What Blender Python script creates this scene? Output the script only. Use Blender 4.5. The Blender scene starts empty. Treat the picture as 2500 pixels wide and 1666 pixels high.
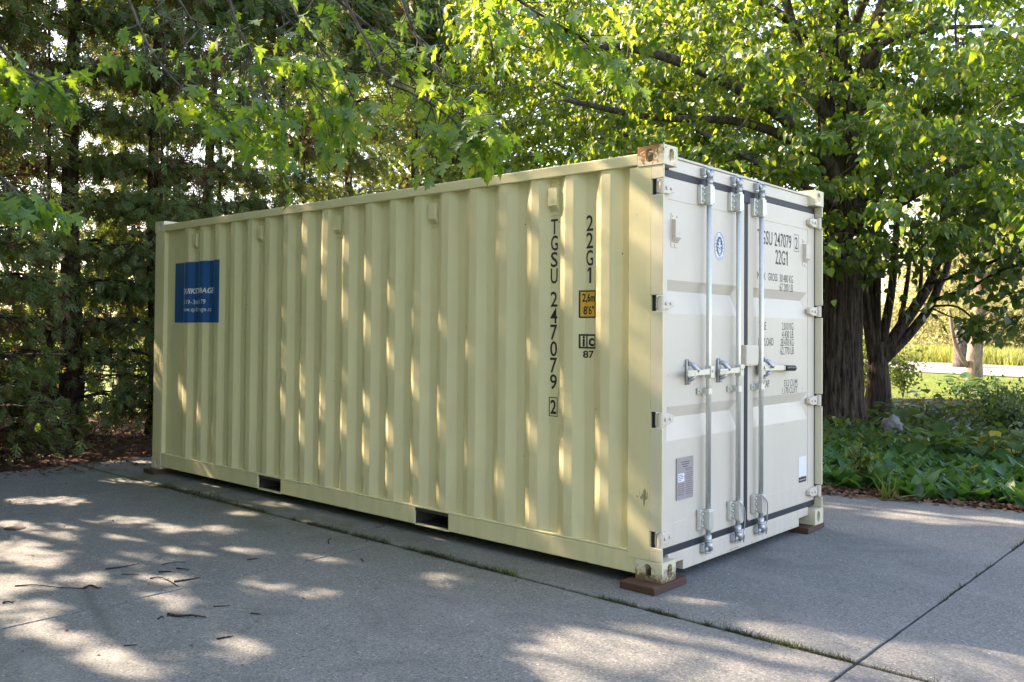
import bpy, bmesh, math, random
import numpy as np
from mathutils import Vector, Matrix, noise as mnoise

random.seed(7); rng = np.random.default_rng(7)
sc = bpy.context.scene
COL = sc.collection

# ------------------------------------------------------------------ camera
CAM = np.array([-4.67877, -2.72050, 1.51789])
YAW, PITCH, ROLL, FPX = 0.806313, 0.020588, 0.009773, 2180.63
PPX, PPY = 1250 - 159.73, 833 - 70.76
_f = np.array([math.sin(YAW)*math.cos(PITCH), math.cos(YAW)*math.cos(PITCH), math.sin(PITCH)])
_r0 = np.array([math.cos(YAW), -math.sin(YAW), 0.0]); _u0 = np.cross(_r0, _f)
_r = math.cos(ROLL)*_r0 + math.sin(ROLL)*_u0
_u = -math.sin(ROLL)*_r0 + math.cos(ROLL)*_u0
D = 1.0625
def P(x, y, dep):                       # survey helper: a sight line of the photograph at a given distance
    x, y = x*D, y*D
    return CAM + dep*(_f + _r*(x-PPX)/FPX - _u*(y-PPY)/FPX)
def Gd(x, y, z=0.0):                    # the same sight line met with the ground
    x, y = x*D, y*D
    d = _f + _r*(x-PPX)/FPX - _u*(y-PPY)/FPX
    return CAM + d*((z-CAM[2])/d[2])
def view(p):                            # (n,3) -> photo x, y, distance
    d = np.asarray(p, float) - CAM
    z = d @ _f
    zz = np.where(np.abs(z) < 1e-6, 1e-6, z)
    return (PPX + FPX*(d@_r)/zz)/D, (PPY - FPX*(d@_u)/zz)/D, z

cam = bpy.data.cameras.new('camera'); cam.lens = FPX/2500*36; cam.sensor_width = 36
cam.shift_x = 159.73/2500; cam.shift_y = -70.76/2500; cam.clip_end = 2000; cam.clip_start = 0.05
co = bpy.data.objects.new('camera', cam); COL.objects.link(co)
co.matrix_world = Matrix(((_r[0], _u[0], -_f[0], CAM[0]), (_r[1], _u[1], -_f[1], CAM[1]), (_r[2], _u[2], -_f[2], CAM[2]), (0, 0, 0, 1)))
sc.camera = co

# ------------------------------------------------------------------ sky, sun, exposure
AZ, EL = math.radians(10), math.radians(37)
SUN = np.array([-math.sin(AZ)*math.cos(EL), math.cos(AZ)*math.cos(EL), math.sin(EL)])
w = bpy.data.worlds.new('World'); sc.world = w; w.use_nodes = True
nt = w.node_tree; bg = nt.nodes['Background']
sky = nt.nodes.new('ShaderNodeTexSky'); sky.sky_type = 'NISHITA'; sky.sun_disc = False
sky.sun_elevation = EL; sky.sun_rotation = -AZ; sky.dust_density = 2.0; sky.air_density = 1.0; sky.ozone_density = .8
nt.links.new(sky.outputs[0], bg.inputs[0]); bg.inputs[1].default_value = 0.15
sl = bpy.data.lights.new('sun', 'SUN'); sl.energy = 4.0; sl.angle = math.radians(0.55); sl.color = (1, 0.89, 0.72)
so = bpy.data.objects.new('sun', sl); COL.objects.link(so)
so.rotation_euler = Vector(SUN).to_track_quat('Z', 'Y').to_euler(); so.location = (-3, 20, 15)
sc.view_settings.view_transform = 'Standard'; sc.view_settings.look = 'None'
sc.view_settings.exposure = 2.52; sc.view_settings.gamma = 1
sc.view_settings.use_curve_mapping = False
sc.view_settings.use_white_balance = True; sc.view_settings.white_balance_temperature = 7250; sc.view_settings.white_balance_tint = 24
sc.render.engine = 'CYCLES'
sc.cycles.max_bounces = 8; sc.cycles.diffuse_bounces = 5; sc.cycles.glossy_bounces = 3
sc.cycles.transmission_bounces = 4; sc.cycles.transparent_max_bounces = 8
sc.cycles.caustics_reflective = False; sc.cycles.caustics_refractive = False
sc.cycles.use_denoising = True
sc.cycles.sample_clamp_indirect = 6

# ------------------------------------------------------------------ materials
def newmat(name):
    m = bpy.data.materials.new(name); m.use_nodes = True
    nt = m.node_tree; nt.nodes.clear()
    return m, nt
def N(nt, typ, **kw):
    n = nt.nodes.new(typ)
    for k, v in kw.items():
        if k.startswith('i_'):
            key = k[2:]; key = int(key) if key.isdigit() else key.replace('_', ' ')
            n.inputs[key].default_value = v
        else: setattr(n, k, v)
    return n
def L(nt, a, b): nt.links.new(a, b)
def mixc(nt, fac, a, b, blend='MIX'):
    n = nt.nodes.new('ShaderNodeMix'); n.data_type = 'RGBA'; n.blend_type = blend
    for sock, v in ((n.inputs[0], fac), (n.inputs[6], a), (n.inputs[7], b)):
        if isinstance(v, (int, float)): sock.default_value = v
        elif isinstance(v, tuple): sock.default_value = v + (1,) if len(v) == 3 else v
        else: nt.links.new(v, sock)
    return n.outputs[2]
def ramp(nt, src, p0, p1, c0=(0, 0, 0), c1=(1, 1, 1)):
    n = nt.nodes.new('ShaderNodeValToRGB'); e = n.color_ramp.elements
    e[0].position = p0; e[1].position = p1; e[0].color = (*c0, 1); e[1].color = (*c1, 1)
    nt.links.new(src, n.inputs[0]); return n.outputs[0]
def noise(nt, vec, scale, detail=4, rough=.6, dist=0.0):
    n = N(nt, 'ShaderNodeTexNoise'); n.inputs['Scale'].default_value = scale; n.inputs['Detail'].default_value = detail
    n.inputs['Roughness'].default_value = rough; n.inputs['Distortion'].default_value = dist
    if vec is not None: nt.links.new(vec, n.inputs['Vector'])
    return n.outputs[0]
def math_(nt, op, a, b=None, clamp=False):
    n = nt.nodes.new('ShaderNodeMath'); n.operation = op; n.use_clamp = clamp
    for i, v in enumerate((a, b)):
        if v is None: continue
        if isinstance(v, (int, float)): n.inputs[i].default_value = v
        else: nt.links.new(v, n.inputs[i])
    return n.outputs[0]
def coords(nt, scale=None):
    g = N(nt, 'ShaderNodeNewGeometry').outputs['Position']
    if scale:
        m = N(nt, 'ShaderNodeMapping'); m.inputs['Scale'].default_value = scale; nt.links.new(g, m.inputs[0]); return m.outputs[0]
    return g
def finish(nt, col, rough=.5, metal=0.0, bump=None, bstr=.2, bdist=.01, spec=.5):
    b = N(nt, 'ShaderNodeBsdfPrincipled'); o = N(nt, 'ShaderNodeOutputMaterial')
    for sock, v in ((b.inputs['Base Color'], col), (b.inputs['Roughness'], rough), (b.inputs['Metallic'], metal)):
        if isinstance(v, (int, float)): sock.default_value = v
        elif isinstance(v, tuple): sock.default_value = (*v, 1)
        else: nt.links.new(v, sock)
    b.inputs['Specular IOR Level'].default_value = spec
    if bump is not None:
        bn = N(nt, 'ShaderNodeBump'); bn.inputs['Strength'].default_value = bstr; bn.inputs['Distance'].default_value = bdist
        nt.links.new(bump, bn.inputs['Height']); nt.links.new(bn.outputs[0], b.inputs['Normal'])
    nt.links.new(b.outputs[0], o.inputs[0]); return b
def box_mask(nt, pos, lo, hi):
    s = N(nt, 'ShaderNodeSeparateXYZ'); nt.links.new(pos, s.inputs[0]); out = None
    for i in range(3):
        if lo[i] is None: continue
        c = (lo[i]+hi[i])/2; h = (hi[i]-lo[i])/2
        d = math_(nt, 'ABSOLUTE', math_(nt, 'SUBTRACT', s.outputs[i], c))
        v = math_(nt, 'SUBTRACT', 1.0, math_(nt, 'DIVIDE', d, h), clamp=True)
        out = v if out is None else math_(nt, 'MULTIPLY', out, v)
    return out

CREAM_SHADED = (0.67, 0.612, 0.35)  # side tone: the khaki shade on the ribbed side put into the cream
CREAM_HALF_SHADED = (0.655, 0.605, 0.42)  # castings and post lips: tone between the shaded side and skylit doors
def paint(name, base=CREAM_SHADED, kind='plain', rough=.42):
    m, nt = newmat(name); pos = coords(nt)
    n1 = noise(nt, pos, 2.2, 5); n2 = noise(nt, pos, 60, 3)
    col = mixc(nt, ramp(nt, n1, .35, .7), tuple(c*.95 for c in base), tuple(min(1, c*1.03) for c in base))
    streak = noise(nt, coords(nt, (26, 26, .8)), 1.0, 4)
    col = mixc(nt, math_(nt, 'MULTIPLY', ramp(nt, streak, .55, .8), .16), col, tuple(c*.80 for c in base))
    vo = N(nt, 'ShaderNodeTexVoronoi'); vo.inputs['Scale'].default_value = 5.0; nt.links.new(pos, vo.inputs['Vector'])
    col = mixc(nt, math_(nt, 'LESS_THAN', vo.outputs[0], .028), col, (.16, .12, .07))
    if kind == 'plain':
        sz = N(nt, 'ShaderNodeSeparateXYZ'); nt.links.new(pos, sz.inputs[0]); fl = noise(nt, coords(nt, (9, 9, 60)), 1.0, 6, .75, .6)
        lowm = math_(nt, 'SUBTRACT', 1.0, math_(nt, 'DIVIDE', math_(nt, 'ABSOLUTE', math_(nt, 'SUBTRACT', sz.outputs[2], .072)), .02), clamp=True)
        col = mixc(nt, math_(nt, 'MULTIPLY', math_(nt, 'GREATER_THAN', math_(nt, 'ADD', fl, math_(nt, 'MULTIPLY', lowm, .14)), .72), lowm), col, (.12, .065, .035))
        dust = math_(nt, 'SUBTRACT', 1.0, math_(nt, 'DIVIDE', math_(nt, 'SUBTRACT', sz.outputs[2], .205), .35), clamp=True)
        col = mixc(nt, math_(nt, 'MULTIPLY', math_(nt, 'MULTIPLY', dust, ramp(nt, noise(nt, coords(nt, (14, 14, 2.5)), 1.0, 5), .42, .75)), .22), col, (.30, .26, .17))
    rg = rough
    if kind == 'rust':
        a = noise(nt, pos, 34, 6, .7, .6); mk = box_mask(nt, pos, (-.05, -.02, 2.50), (.06, .22, 2.80))
        r = math_(nt, 'GREATER_THAN', math_(nt, 'ADD', math_(nt, 'MULTIPLY', mk, .46), a), .61)
        rc = mixc(nt, noise(nt, pos, 90, 3), (.30, .115, .03), (.44, .22, .08))
        col = mixc(nt, r, col, rc)
    if kind == 'grime':
        a = noise(nt, pos, 24, 6, .75, .8)
        s = N(nt, 'ShaderNodeSeparateXYZ'); nt.links.new(pos, s.inputs[0])
        h = math_(nt, 'SUBTRACT', 1.0, math_(nt, 'DIVIDE', math_(nt, 'SUBTRACT', s.outputs[2], .045), .11), clamp=True)
        r = ramp(nt, math_(nt, 'ADD', math_(nt, 'MULTIPLY', h, .34), a), .62, .80)
        col = mixc(nt, r, col, mixc(nt, noise(nt, pos, 60, 2), (.10, .06, .025), (.22, .16, .07)))
    if kind == 'scuff':
        for lo, hi, th, sc_ in (((None,), (None,), 0, 0), ((None, .03, .42), (None, .21, .66), .66, (40, 40, 9)), ((None, .13, 2.16), (None, .24, 2.30), .76, (30, 30, 60)), ((None, 5.88, .75), (None, 6.08, 1.5), .66, (40, 40, 9))):
            if not sc_: continue
            mk = box_mask(nt, pos, lo, hi)
            a = noise(nt, coords(nt, sc_), 1.0, 6, .75, .8)
            r = math_(nt, 'GREATER_THAN', math_(nt, 'ADD', math_(nt, 'MULTIPLY', mk, .26), a), th + .04)
            r = math_(nt, 'MULTIPLY', r, math_(nt, 'GREATER_THAN', mk, .01))
            col = mixc(nt, math_(nt, 'MULTIPLY', r, .75), col, (.09, .085, .065))
    finish(nt, col, rg, 0, noise(nt, pos, 9, 3), .06, .02)
    return m
def plain(name, base, rough=.5, metal=0.0, var=.12, nscale=25, bump=.15, spec=.5):
    m, nt = newmat(name); pos = coords(nt); n1 = noise(nt, pos, nscale, 4)
    col = mixc(nt, n1, tuple(c*(1-var) for c in base), tuple(min(1, c*(1+var)) for c in base))
    finish(nt, col, rough, metal, n1, bump, .004, spec); return m

M = {}
M['paint'] = paint('cream_paint_shaded'); M['door'] = paint('cream_paint_skylit', (.625, .562, .45)); M['rust'] = paint('cream_paint_rusty', CREAM_HALF_SHADED, kind='rust'); M['mid'] = paint('cream_paint_half_shaded', CREAM_HALF_SHADED)  # doors share the cream, toned paler for the open skylight on them
M['grime'] = paint('cream_paint_grimy', CREAM_HALF_SHADED, kind='grime'); M['scuff'] = paint('cream_paint_scuffed', kind='scuff')
M['gasket'] = plain('black_rubber', (.012, .016, .024), .55, 0, .3, 40)
M['zinc'] = plain('galvanised_steel', (.66, .66, .60), .42, .7, .12, 45)
M['zinc_d'] = plain('galvanised_casting', (.47, .49, .50), .45, .75, .25, 60, .3)
M['dark'] = plain('dark_steel', (.03, .028, .026), .8)
M['black'] = plain('black_print', (.012, .012, .014), .5, 0, .1)
M['grip'] = plain('black_grip', (.015, .015, .016), .45)
M['blue'] = plain('blue_vinyl', (.006, .085, .26), .32, 0, .12, 6, .03)
M['white'] = plain('white_print', (.74, .75, .76), .45, 0, .05)
M['navy'] = plain('navy_print', (.02, .045, .14), .45, 0, .05)
M['yellow'] = plain('amber_sticker', (.62, .33, .03), .4, 0, .08)
M['plate'] = plain('aluminium_plate', (.36, .33, .33), .45, .35, .1)
M['greyprint'] = plain('plate_print', (.15, .13, .13), .6)
M['underside'] = plain('floor_underside', (.05, .045, .04), .85)

def wood_mat():
    m, nt = newmat('stained_wood'); v = coords(nt, (7, 60, 60)); n = noise(nt, v, 1, 5, .6, 1.0)
    col = mixc(nt, n, (.038, .015, .009), (.10, .045, .025)); finish(nt, col, .7, 0, n, .35, .004); return m
M['wood'] = wood_mat()

def concrete():
    m, nt = newmat('aggregate_concrete'); pos = coords(nt)
    big = noise(nt, pos, .55, 5, .6); mid = noise(nt, pos, 3.5, 5, .65)
    base = mixc(nt, ramp(nt, big, .3, .72), (.132, .142, .128), (.198, .203, .182))
    base = mixc(nt, math_(nt, 'MULTIPLY', ramp(nt, mid, .5, .75), .5), base, (.135, .148, .138))
    vo = N(nt, 'ShaderNodeTexVoronoi'); vo.inputs['Scale'].default_value = 115; nt.links.new(pos, vo.inputs['Vector'])
    gr = N(nt, 'ShaderNodeSeparateColor'); nt.links.new(vo.outputs['Color'], gr.inputs[0])
    base = mixc(nt, math_(nt, 'MULTIPLY', ramp(nt, gr.outputs[0], .62, .9), .75), base, (.27, .27, .255))
    base = mixc(nt, math_(nt, 'MULTIPLY', ramp(nt, gr.outputs[1], .66, .92), .7), base, (.075, .08, .085))
    v2 = N(nt, 'ShaderNodeTexVoronoi'); v2.inputs['Scale'].default_value = 17; nt.links.new(pos, v2.inputs['Vector'])
    g2 = N(nt, 'ShaderNodeSeparateColor'); nt.links.new(v2.outputs['Color'], g2.inputs[0])
    spk = math_(nt, 'MULTIPLY', math_(nt, 'LESS_THAN', v2.outputs[0], .09), math_(nt, 'GREATER_THAN', g2.outputs[0], .72))
    base = mixc(nt, math_(nt, 'MULTIPLY', spk, .8), base, (.5, .49, .46))
    spk2 = math_(nt, 'MULTIPLY', math_(nt, 'LESS_THAN', v2.outputs[0], .10), math_(nt, 'LESS_THAN', g2.outputs[0], .13))
    base = mixc(nt, spk2, base, (.05, .045, .04))
    st1 = noise(nt, pos, 1.3, 6, .7, .8); base = mixc(nt, math_(nt, 'MULTIPLY', ramp(nt, st1, .54, .66), .38), base, (.085, .09, .085))
    st2 = noise(nt, coords(nt, (1.0, .22, 1)), 2.0, 5, .65, .3); base = mixc(nt, math_(nt, 'MULTIPLY', ramp(nt, st2, .58, .72), .30), base, (.28, .275, .26))
    # green algae along the mossy joint and on the strip beside the container
    s = N(nt, 'ShaderNodeSeparateXYZ'); nt.links.new(pos, s.inputs[0])
    dx = math_(nt, 'ABSOLUTE', math_(nt, 'ADD', s.outputs[0], .30))
    al = math_(nt, 'SUBTRACT', 1.0, math_(nt, 'DIVIDE', dx, .75), clamp=True)
    yy = math_(nt, 'DIVIDE', math_(nt, 'ADD', s.outputs[1], 1.0), 4.0, clamp=True)
    al = math_(nt, 'MULTIPLY', math_(nt, 'MULTIPLY', al, yy), ramp(nt, mid, .25, .65))
    base = mixc(nt, math_(nt, 'MULTIPLY', al, .75), base, (.085, .095, .045))
    # dark run-off stain with its own outline
    for (x0, y0, x1, y1, wd) in ((-2.35, 2.42, -2.62, 1.50, .055), (-2.62, 1.5, -2.66, 1.2, .035)):
        a = np.array([x0, y0]); b = np.array([x1, y1]); d = b-a; ln = np.linalg.norm(d); d /= ln
        px = math_(nt, 'SUBTRACT', s.outputs[0], x0); py = math_(nt, 'SUBTRACT', s.outputs[1], y0)
        al_ = math_(nt, 'ADD', math_(nt, 'MULTIPLY', px, float(d[0])), math_(nt, 'MULTIPLY', py, float(d[1])))
        pe = math_(nt, 'ABSOLUTE', math_(nt, 'ADD', math_(nt, 'MULTIPLY', px, float(-d[1])), math_(nt, 'MULTIPLY', py, float(d[0]))))
        ins = math_(nt, 'MULTIPLY', math_(nt, 'GREATER_THAN', al_, 0), math_(nt, 'LESS_THAN', al_, float(ln)))
        e = math_(nt, 'SUBTRACT', math_(nt, 'MULTIPLY', noise(nt, pos, 16, 4), wd*2), pe)
        base = mixc(nt, math_(nt, 'MULTIPLY', math_(nt, 'MULTIPLY', ins, ramp(nt, e, 0, .05)), .5), base, (.07, .075, .07))
    hgt = math_(nt, 'ADD', math_(nt, 'MULTIPLY', gr.outputs[0], .5), noise(nt, pos, 60, 4))
    finish(nt, base, .88, 0, hgt, .42, .006, .3); return m
M['concrete'] = concrete()

def earth(name, c0, c1, scale=9, bump=.8):
    m, nt = newmat(name); pos = coords(nt); n = noise(nt, pos, scale, 8, .7); n2 = noise(nt, pos, scale*7, 4, .7)
    col = mixc(nt, ramp(nt, n, .3, .7), c0, c1); col = mixc(nt, math_(nt, 'MULTIPLY', ramp(nt, n2, .5, .8), .5), col, tuple(c*.45 for c in c0))
    finish(nt, col, .95, 0, n2, bump, .03, .1); return m
M['mulch'] = earth('bark_mulch', (.045, .022, .014), (.105, .056, .034), 14)
M['soil'] = earth('dark_soil', (.03, .022, .014), (.05, .038, .022), 20)
M['grass_ground'] = earth('mown_grass', (.075, .115, .022), (.135, .165, .035), 1.2, .6)
M['gravel'] = earth('pale_gravel', (.15, .14, .125), (.23, .215, .19), 6, .4)

def leafmat(name, cols, trans, gloss=.35, tfac=.5, vein=False):
    """cols: dark, light base; per-leaf variation comes from the island id."""
    m, nt = newmat(name); g = N(nt, 'ShaderNodeNewGeometry'); oi = N(nt, 'ShaderNodeObjectInfo')
    r = math_(nt, 'FRACT', math_(nt, 'ADD', g.outputs['Random Per Island'], oi.outputs['Random']))
    c = ramp(nt, r, .0, 1.0, cols[0], cols[1]); t = mixc(nt, r, trans[0], trans[1])
    if len(cols) > 2:
        k = math_(nt, 'LESS_THAN', r, cols[3]); c = mixc(nt, k, c, cols[2]); t = mixc(nt, k, t, tuple(x*1.6 for x in cols[2]))
    d = N(nt, 'ShaderNodeBsdfPrincipled'); d.inputs['Roughness'].default_value = gloss; d.inputs['Specular IOR Level'].default_value = .45
    nt.links.new(c, d.inputs['Base Color'])
    tr = N(nt, 'ShaderNodeBsdfTranslucent'); nt.links.new(t, tr.inputs[0])
    mx = N(nt, 'ShaderNodeMixShader'); mx.inputs[0].default_value = tfac
    o = N(nt, 'ShaderNodeOutputMaterial')
    nt.links.new(d.outputs[0], mx.inputs[1]); nt.links.new(tr.outputs[0], mx.inputs[2]); nt.links.new(mx.outputs[0], o.inputs[0])
    return m
M['maple'] = leafmat('maple_leaf', ((.035, .115, .035), (.075, .16, .04)), ((.22, .44, .025), (.50, .66, .03)), .42, .5)
M['linden'] = leafmat('linden_leaf', ((.024, .085, .016), (.07, .14, .026), (.34, .31, .03), .022), ((.17, .34, .014), (.46, .55, .03)), .38, .47)
M['dark_leaf'] = leafmat('dark_green_leaf', ((.03, .07, .018), (.06, .10, .028)), ((.10, .18, .02), (.18, .26, .03)), .4, .4)  # darker green for the small tree, ground cover and bed shrubs
M['cedar'] = leafmat('cedar_spray', ((.072, .128, .040), (.145, .205, .065), (.18, .11, .045), .07), ((.14, .23, .035), (.30, .36, .07)), .55, .40)
M['cedar_dead'] = leafmat('dead_cedar_spray', ((.10, .052, .026), (.19, .11, .055)), ((.16, .08, .03), (.26, .15, .06)), .8, .3)
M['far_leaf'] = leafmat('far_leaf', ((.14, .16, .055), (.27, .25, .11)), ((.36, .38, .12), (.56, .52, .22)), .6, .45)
M['lily'] = leafmat('lily_leaf', ((.024, .095, .030), (.055, .15, .045)), ((.09, .24, .03), (.18, .34, .045)), .42, .35)
M['hosta'] = leafmat('hosta_leaf', ((.03, .085, .02), (.06, .12, .028)), ((.10, .20, .03), (.16, .28, .035)), .4, .4)
M['yellow_leaf'] = leafmat('yellowing_leaf', ((.30, .28, .03), (.46, .42, .07)), ((.45, .40, .05), (.6, .55, .10)), .45, .4)
M['grass'] = leafmat('grass_blade', ((.05, .10, .02), (.12, .17, .035)), ((.18, .26, .03), (.30, .36, .05)), .5, .4)
M['tallgrass'] = leafmat('tall_dry_grass', ((.13, .17, .035), (.25, .26, .06)), ((.30, .36, .05), (.46, .46, .10)), .6, .4)
M['moss'] = leafmat('moss', ((.022, .026, .010), (.060, .062, .022)), ((.05, .08, .01), (.09, .12, .02)), .8, .2)
M['litter'] = leafmat('dry_leaf', ((.055, .028, .016), (.20, .11, .06)), ((.14, .07, .03), (.24, .14, .06)), .7, .2)

def bark(name, c0, c1, zs=.25, sc_=16, bump=1.0):
    m, nt = newmat(name); v = coords(nt, (1, 1, zs)); n = noise(nt, v, sc_, 7, .7, .5)
    col = mixc(nt, ramp(nt, n, .40, .62), c0, c1); finish(nt, col, .9, 0, n, bump, .03, .2); return m
M['bark'] = bark('ridged_bark', (.018, .013, .010), (.10, .074, .055), .12, 24)
M['bark_grey'] = bark('grey_bark', (.05, .043, .036), (.15, .13, .105), .4, 14)
M['bark_red'] = bark('cedar_bark', (.035, .022, .017), (.10, .062, .045), .1, 22)
M['bark_pale'] = bark('pale_bark', (.13, .095, .075), (.30, .235, .19), .3, 7)
M['twig'] = bark('twig_bark', (.02, .016, .013), (.06, .048, .038), 1, 30, .5)

def rockmat():
    m, nt = newmat('pale_stone'); pos = coords(nt); n = noise(nt, pos, 9, 7, .7)
    finish(nt, mixc(nt, n, (.09, .09, .088), (.30, .30, .29)), .9, 0, n, .8, .03, .2); return m
M['stone'] = rockmat()

# ------------------------------------------------------------------ object helpers
def tag(o, label=None, cat=None, group=None, kind=None):
    if label: o['label'] = label
    if cat: o['category'] = cat
    if group: o['group'] = group
    if kind: o['kind'] = kind
    return o
def empty(name, loc=(0, 0, 0), parent=None):
    o = bpy.data.objects.new(name, None); o.location = loc; o.empty_display_size = .1; COL.objects.link(o)
    if parent: o.parent = parent
    return o
def link(name, me, parent=None, mat=None):
    o = bpy.data.objects.new(name, me); COL.objects.link(o)
    if mat is not None and not me.materials: me.materials.append(mat)
    if parent is not None: o.parent = parent
    return o
def bevel(o, wd, seg=2):
    b = o.modifiers.new('bevel', 'BEVEL'); b.width = wd; b.segments = seg; b.limit_method = 'ANGLE'; b.angle_limit = math.radians(40)
    b.harden_normals = False
    return o

class MB:
    """collects verts and faces; build() links them as one mesh object"""
    def __init__(s): s.v = []; s.f = []
    def add(s, vs, fs):
        n = len(s.v); s.v += [tuple(map(float, p)) for p in vs]; s.f += [tuple(i+n for i in f) for f in fs]; return s
    def box(s, x0, x1, y0, y1, z0, z1):
        return s.add([(x0, y0, z0), (x1, y0, z0), (x1, y1, z0), (x0, y1, z0), (x0, y0, z1), (x1, y0, z1), (x1, y1, z1), (x0, y1, z1)],
                     [(0, 3, 2, 1), (4, 5, 6, 7), (0, 1, 5, 4), (1, 2, 6, 5), (2, 3, 7, 6), (3, 0, 4, 7)])
    def tube(s, pts, rad, n=8, cap=True, wob=0.0):
        pts = [np.asarray(p, float) for p in pts]; m = len(pts)
        rad = [rad]*m if np.isscalar(rad) else list(rad)
        up = np.array([.123, .456, .881]); vs = []; fs = []
        for i, p in enumerate(pts):
            t = pts[min(i+1, m-1)]-pts[max(i-1, 0)]; t /= np.linalg.norm(t)+1e-9
            a = np.cross(up, t); la = np.linalg.norm(a)
            if la < .15: a = np.cross(np.array([1., 0, 0]), t); la = np.linalg.norm(a)
            a /= la; b = np.cross(t, a)
            for k in range(n):
                th = 2*math.pi*k/n; rr = rad[i]*(1+wob*(random.random()-.5))
                vs.append(p+rr*(math.cos(th)*a+math.sin(th)*b))
        for i in range(m-1):
            for k in range(n):
                fs.append((i*n+k, i*n+(k+1) % n, (i+1)*n+(k+1) % n, (i+1)*n+k))
        if cap:
            fs.append(tuple(reversed(range(n)))); fs.append(tuple((m-1)*n+k for k in range(n)))
        return s.add(vs, fs)
    def prism(s, poly, axis, a, b):
        """poly: 2-D outline in the two other axes (in x,y,z order), extruded along axis from a to b"""
        n = len(poly); vs = []
        for t in (a, b):
            for (p, q) in poly:
                c = [p, q]; c.insert(axis, t); vs.append(c)
        return s.add(vs, [tuple(range(n))[::-1], tuple(range(n, 2*n))]+[(i, (i+1) % n, n+(i+1) % n, n+i) for i in range(n)])
    def mesh(s, name, smooth=False):
        me = bpy.data.meshes.new(name); me.from_pydata(s.v, [], s.f)
        bm = bmesh.new(); bm.from_mesh(me); bmesh.ops.recalc_face_normals(bm, faces=bm.faces); bm.to_mesh(me); bm.free()
        if smooth: me.polygons.foreach_set('use_smooth', [True]*len(me.polygons))
        me.update(); return me
    def build(s, name, mat, parent=None, smooth=False):
        return link(name, s.mesh(name, smooth), parent, mat)

def npmesh(name, V, F, smooth=True):
    """V (n,3), F (m,k) arrays -> mesh"""
    me = bpy.data.meshes.new(name); V = np.ascontiguousarray(V, np.float32); F = np.ascontiguousarray(F, np.int32)
    m, k = F.shape
    me.vertices.add(len(V)); me.vertices.foreach_set('co', V.ravel())
    me.loops.add(m*k); me.loops.foreach_set('vertex_index', F.ravel())
    me.polygons.add(m); me.polygons.foreach_set('loop_start', np.arange(0, m*k, k, dtype=np.int32))
    try: me.polygons.foreach_set('loop_total', np.full(m, k, np.int32))
    except Exception: pass
    if smooth: me.polygons.foreach_set('use_smooth', np.ones(m, bool))
    me.update(calc_edges=True); me.validate(); return me

def frames(axis, nrm):
    """(N,3) leaf direction and rough normal -> (N,3,3) with columns x, y=axis, z=normal"""
    a = axis/np.linalg.norm(axis, axis=1, keepdims=True)
    x = np.cross(a, nrm); x /= np.linalg.norm(x, axis=1, keepdims=True)+1e-9
    z = np.cross(x, a); return np.stack([x, a, z], 2)
def scatter(tv, tf, pos, R, s):
    """copies of a small template -> V, F"""
    n, k = len(tv), len(pos)
    s = np.broadcast_to(np.asarray(s, float), (k,))
    V = pos[:, None, :]+s[:, None, None]*np.einsum('kij,nj->kni', R, tv)
    F = tf[None]+(np.arange(k)*n)[:, None, None]
    return V.reshape(-1, 3), F.reshape(-1, tf.shape[1])
def rand_unit(n):
    v = rng.normal(size=(n, 3)); return v/np.linalg.norm(v, axis=1, keepdims=True)

def fan(half, centre, curve=-.25, fold=.12):
    pts = half+[(-x, y) for x, y in reversed(half[1:-1])]
    v = [(centre[0], centre[1], 0)]+[(x, y, 0) for x, y in pts]
    v = np.array(v, float); v[:, 2] = curve*np.maximum(v[:, 1], 0)**2*.8+fold*np.abs(v[:, 0])-.18*v[:, 0]**2
    n = len(pts); f = np.array([(0, 1+(i+1) % n, 1+i) for i in range(n)]); return v, f
MAPLE = fan([(0, 0), (.15, .05), (.40, .0), (.27, .16), (.15, .24), (.33, .33), (.57, .52), (.38, .50), (.30, .62), (.17, .50), (.13, .56), (.26, .78), (.13, .78), (0, 1.06)], (0, .33))
MAPLE_S = fan([(0, 0), (.38, .02), (.15, .24), (.56, .52), (.14, .54), (0, 1.06)], (0, .33))
HEART = fan([(0, 0), (.18, -.07), (.40, .04), (.47, .30), (.36, .60), (.16, .84), (0, 1.06)], (0, .34), -.3, .10)
HEART_S = fan([(0, 0), (.40, .02), (.40, .5), (0, 1.06)], (0, .34), -.3, .1)
HEART_M = fan([(0, 0), (.30, -.05), (.47, .28), (.28, .72), (0, 1.06)], (0, .34), -.3, .10)
QUAD = (np.array([(0, 0, 0), (.42, .45, .05), (0, 1, -.15), (-.42, .45, .05)], float), np.array([(0, 1, 2), (0, 2, 3)]))
LANCE = fan([(0, 0), (.11, .15), (.19, .42), (.15, .70), (0, 1.0)], (0, .45), -.45, .2)
HOSTA = fan([(0, 0), (.24, .04), (.36, .30), (.30, .62), (.12, .88), (0, 1.0)], (0, .38), -.5, .22)
def spray_tpl():
    v = []; f = []
    def sl(x0, y0, x1, y1, w):
        n = len(v); dx, dy = x1-x0, y1-y0; l = math.hypot(dx, dy); px, py = -dy/l*w, dx/l*w
        z = lambda x, y: -.25*y*y-.15*abs(x)
        mx, my = (x0+x1)/2, (y0+y1)/2
        for (a, b) in ((x0, y0), (mx+px, my+py), (x1, y1), (mx-px, my-py)): v.append((a, b, z(a, b)))
        f.append((n, n+1, n+2)); f.append((n, n+2, n+3))
    sl(0, 0, 0, 1, .055)
    for y0, ln, sg in ((.15, .42, 1), (.25, .46, -1), (.36, .42, 1), (.48, .38, -1), (.60, .30, 1), (.70, .25, -1)):
        sl(0, y0, sg*ln*.72, y0+ln*.75, .062)
    return np.array(v, float), np.array(f)
SPRAY = spray_tpl()
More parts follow.
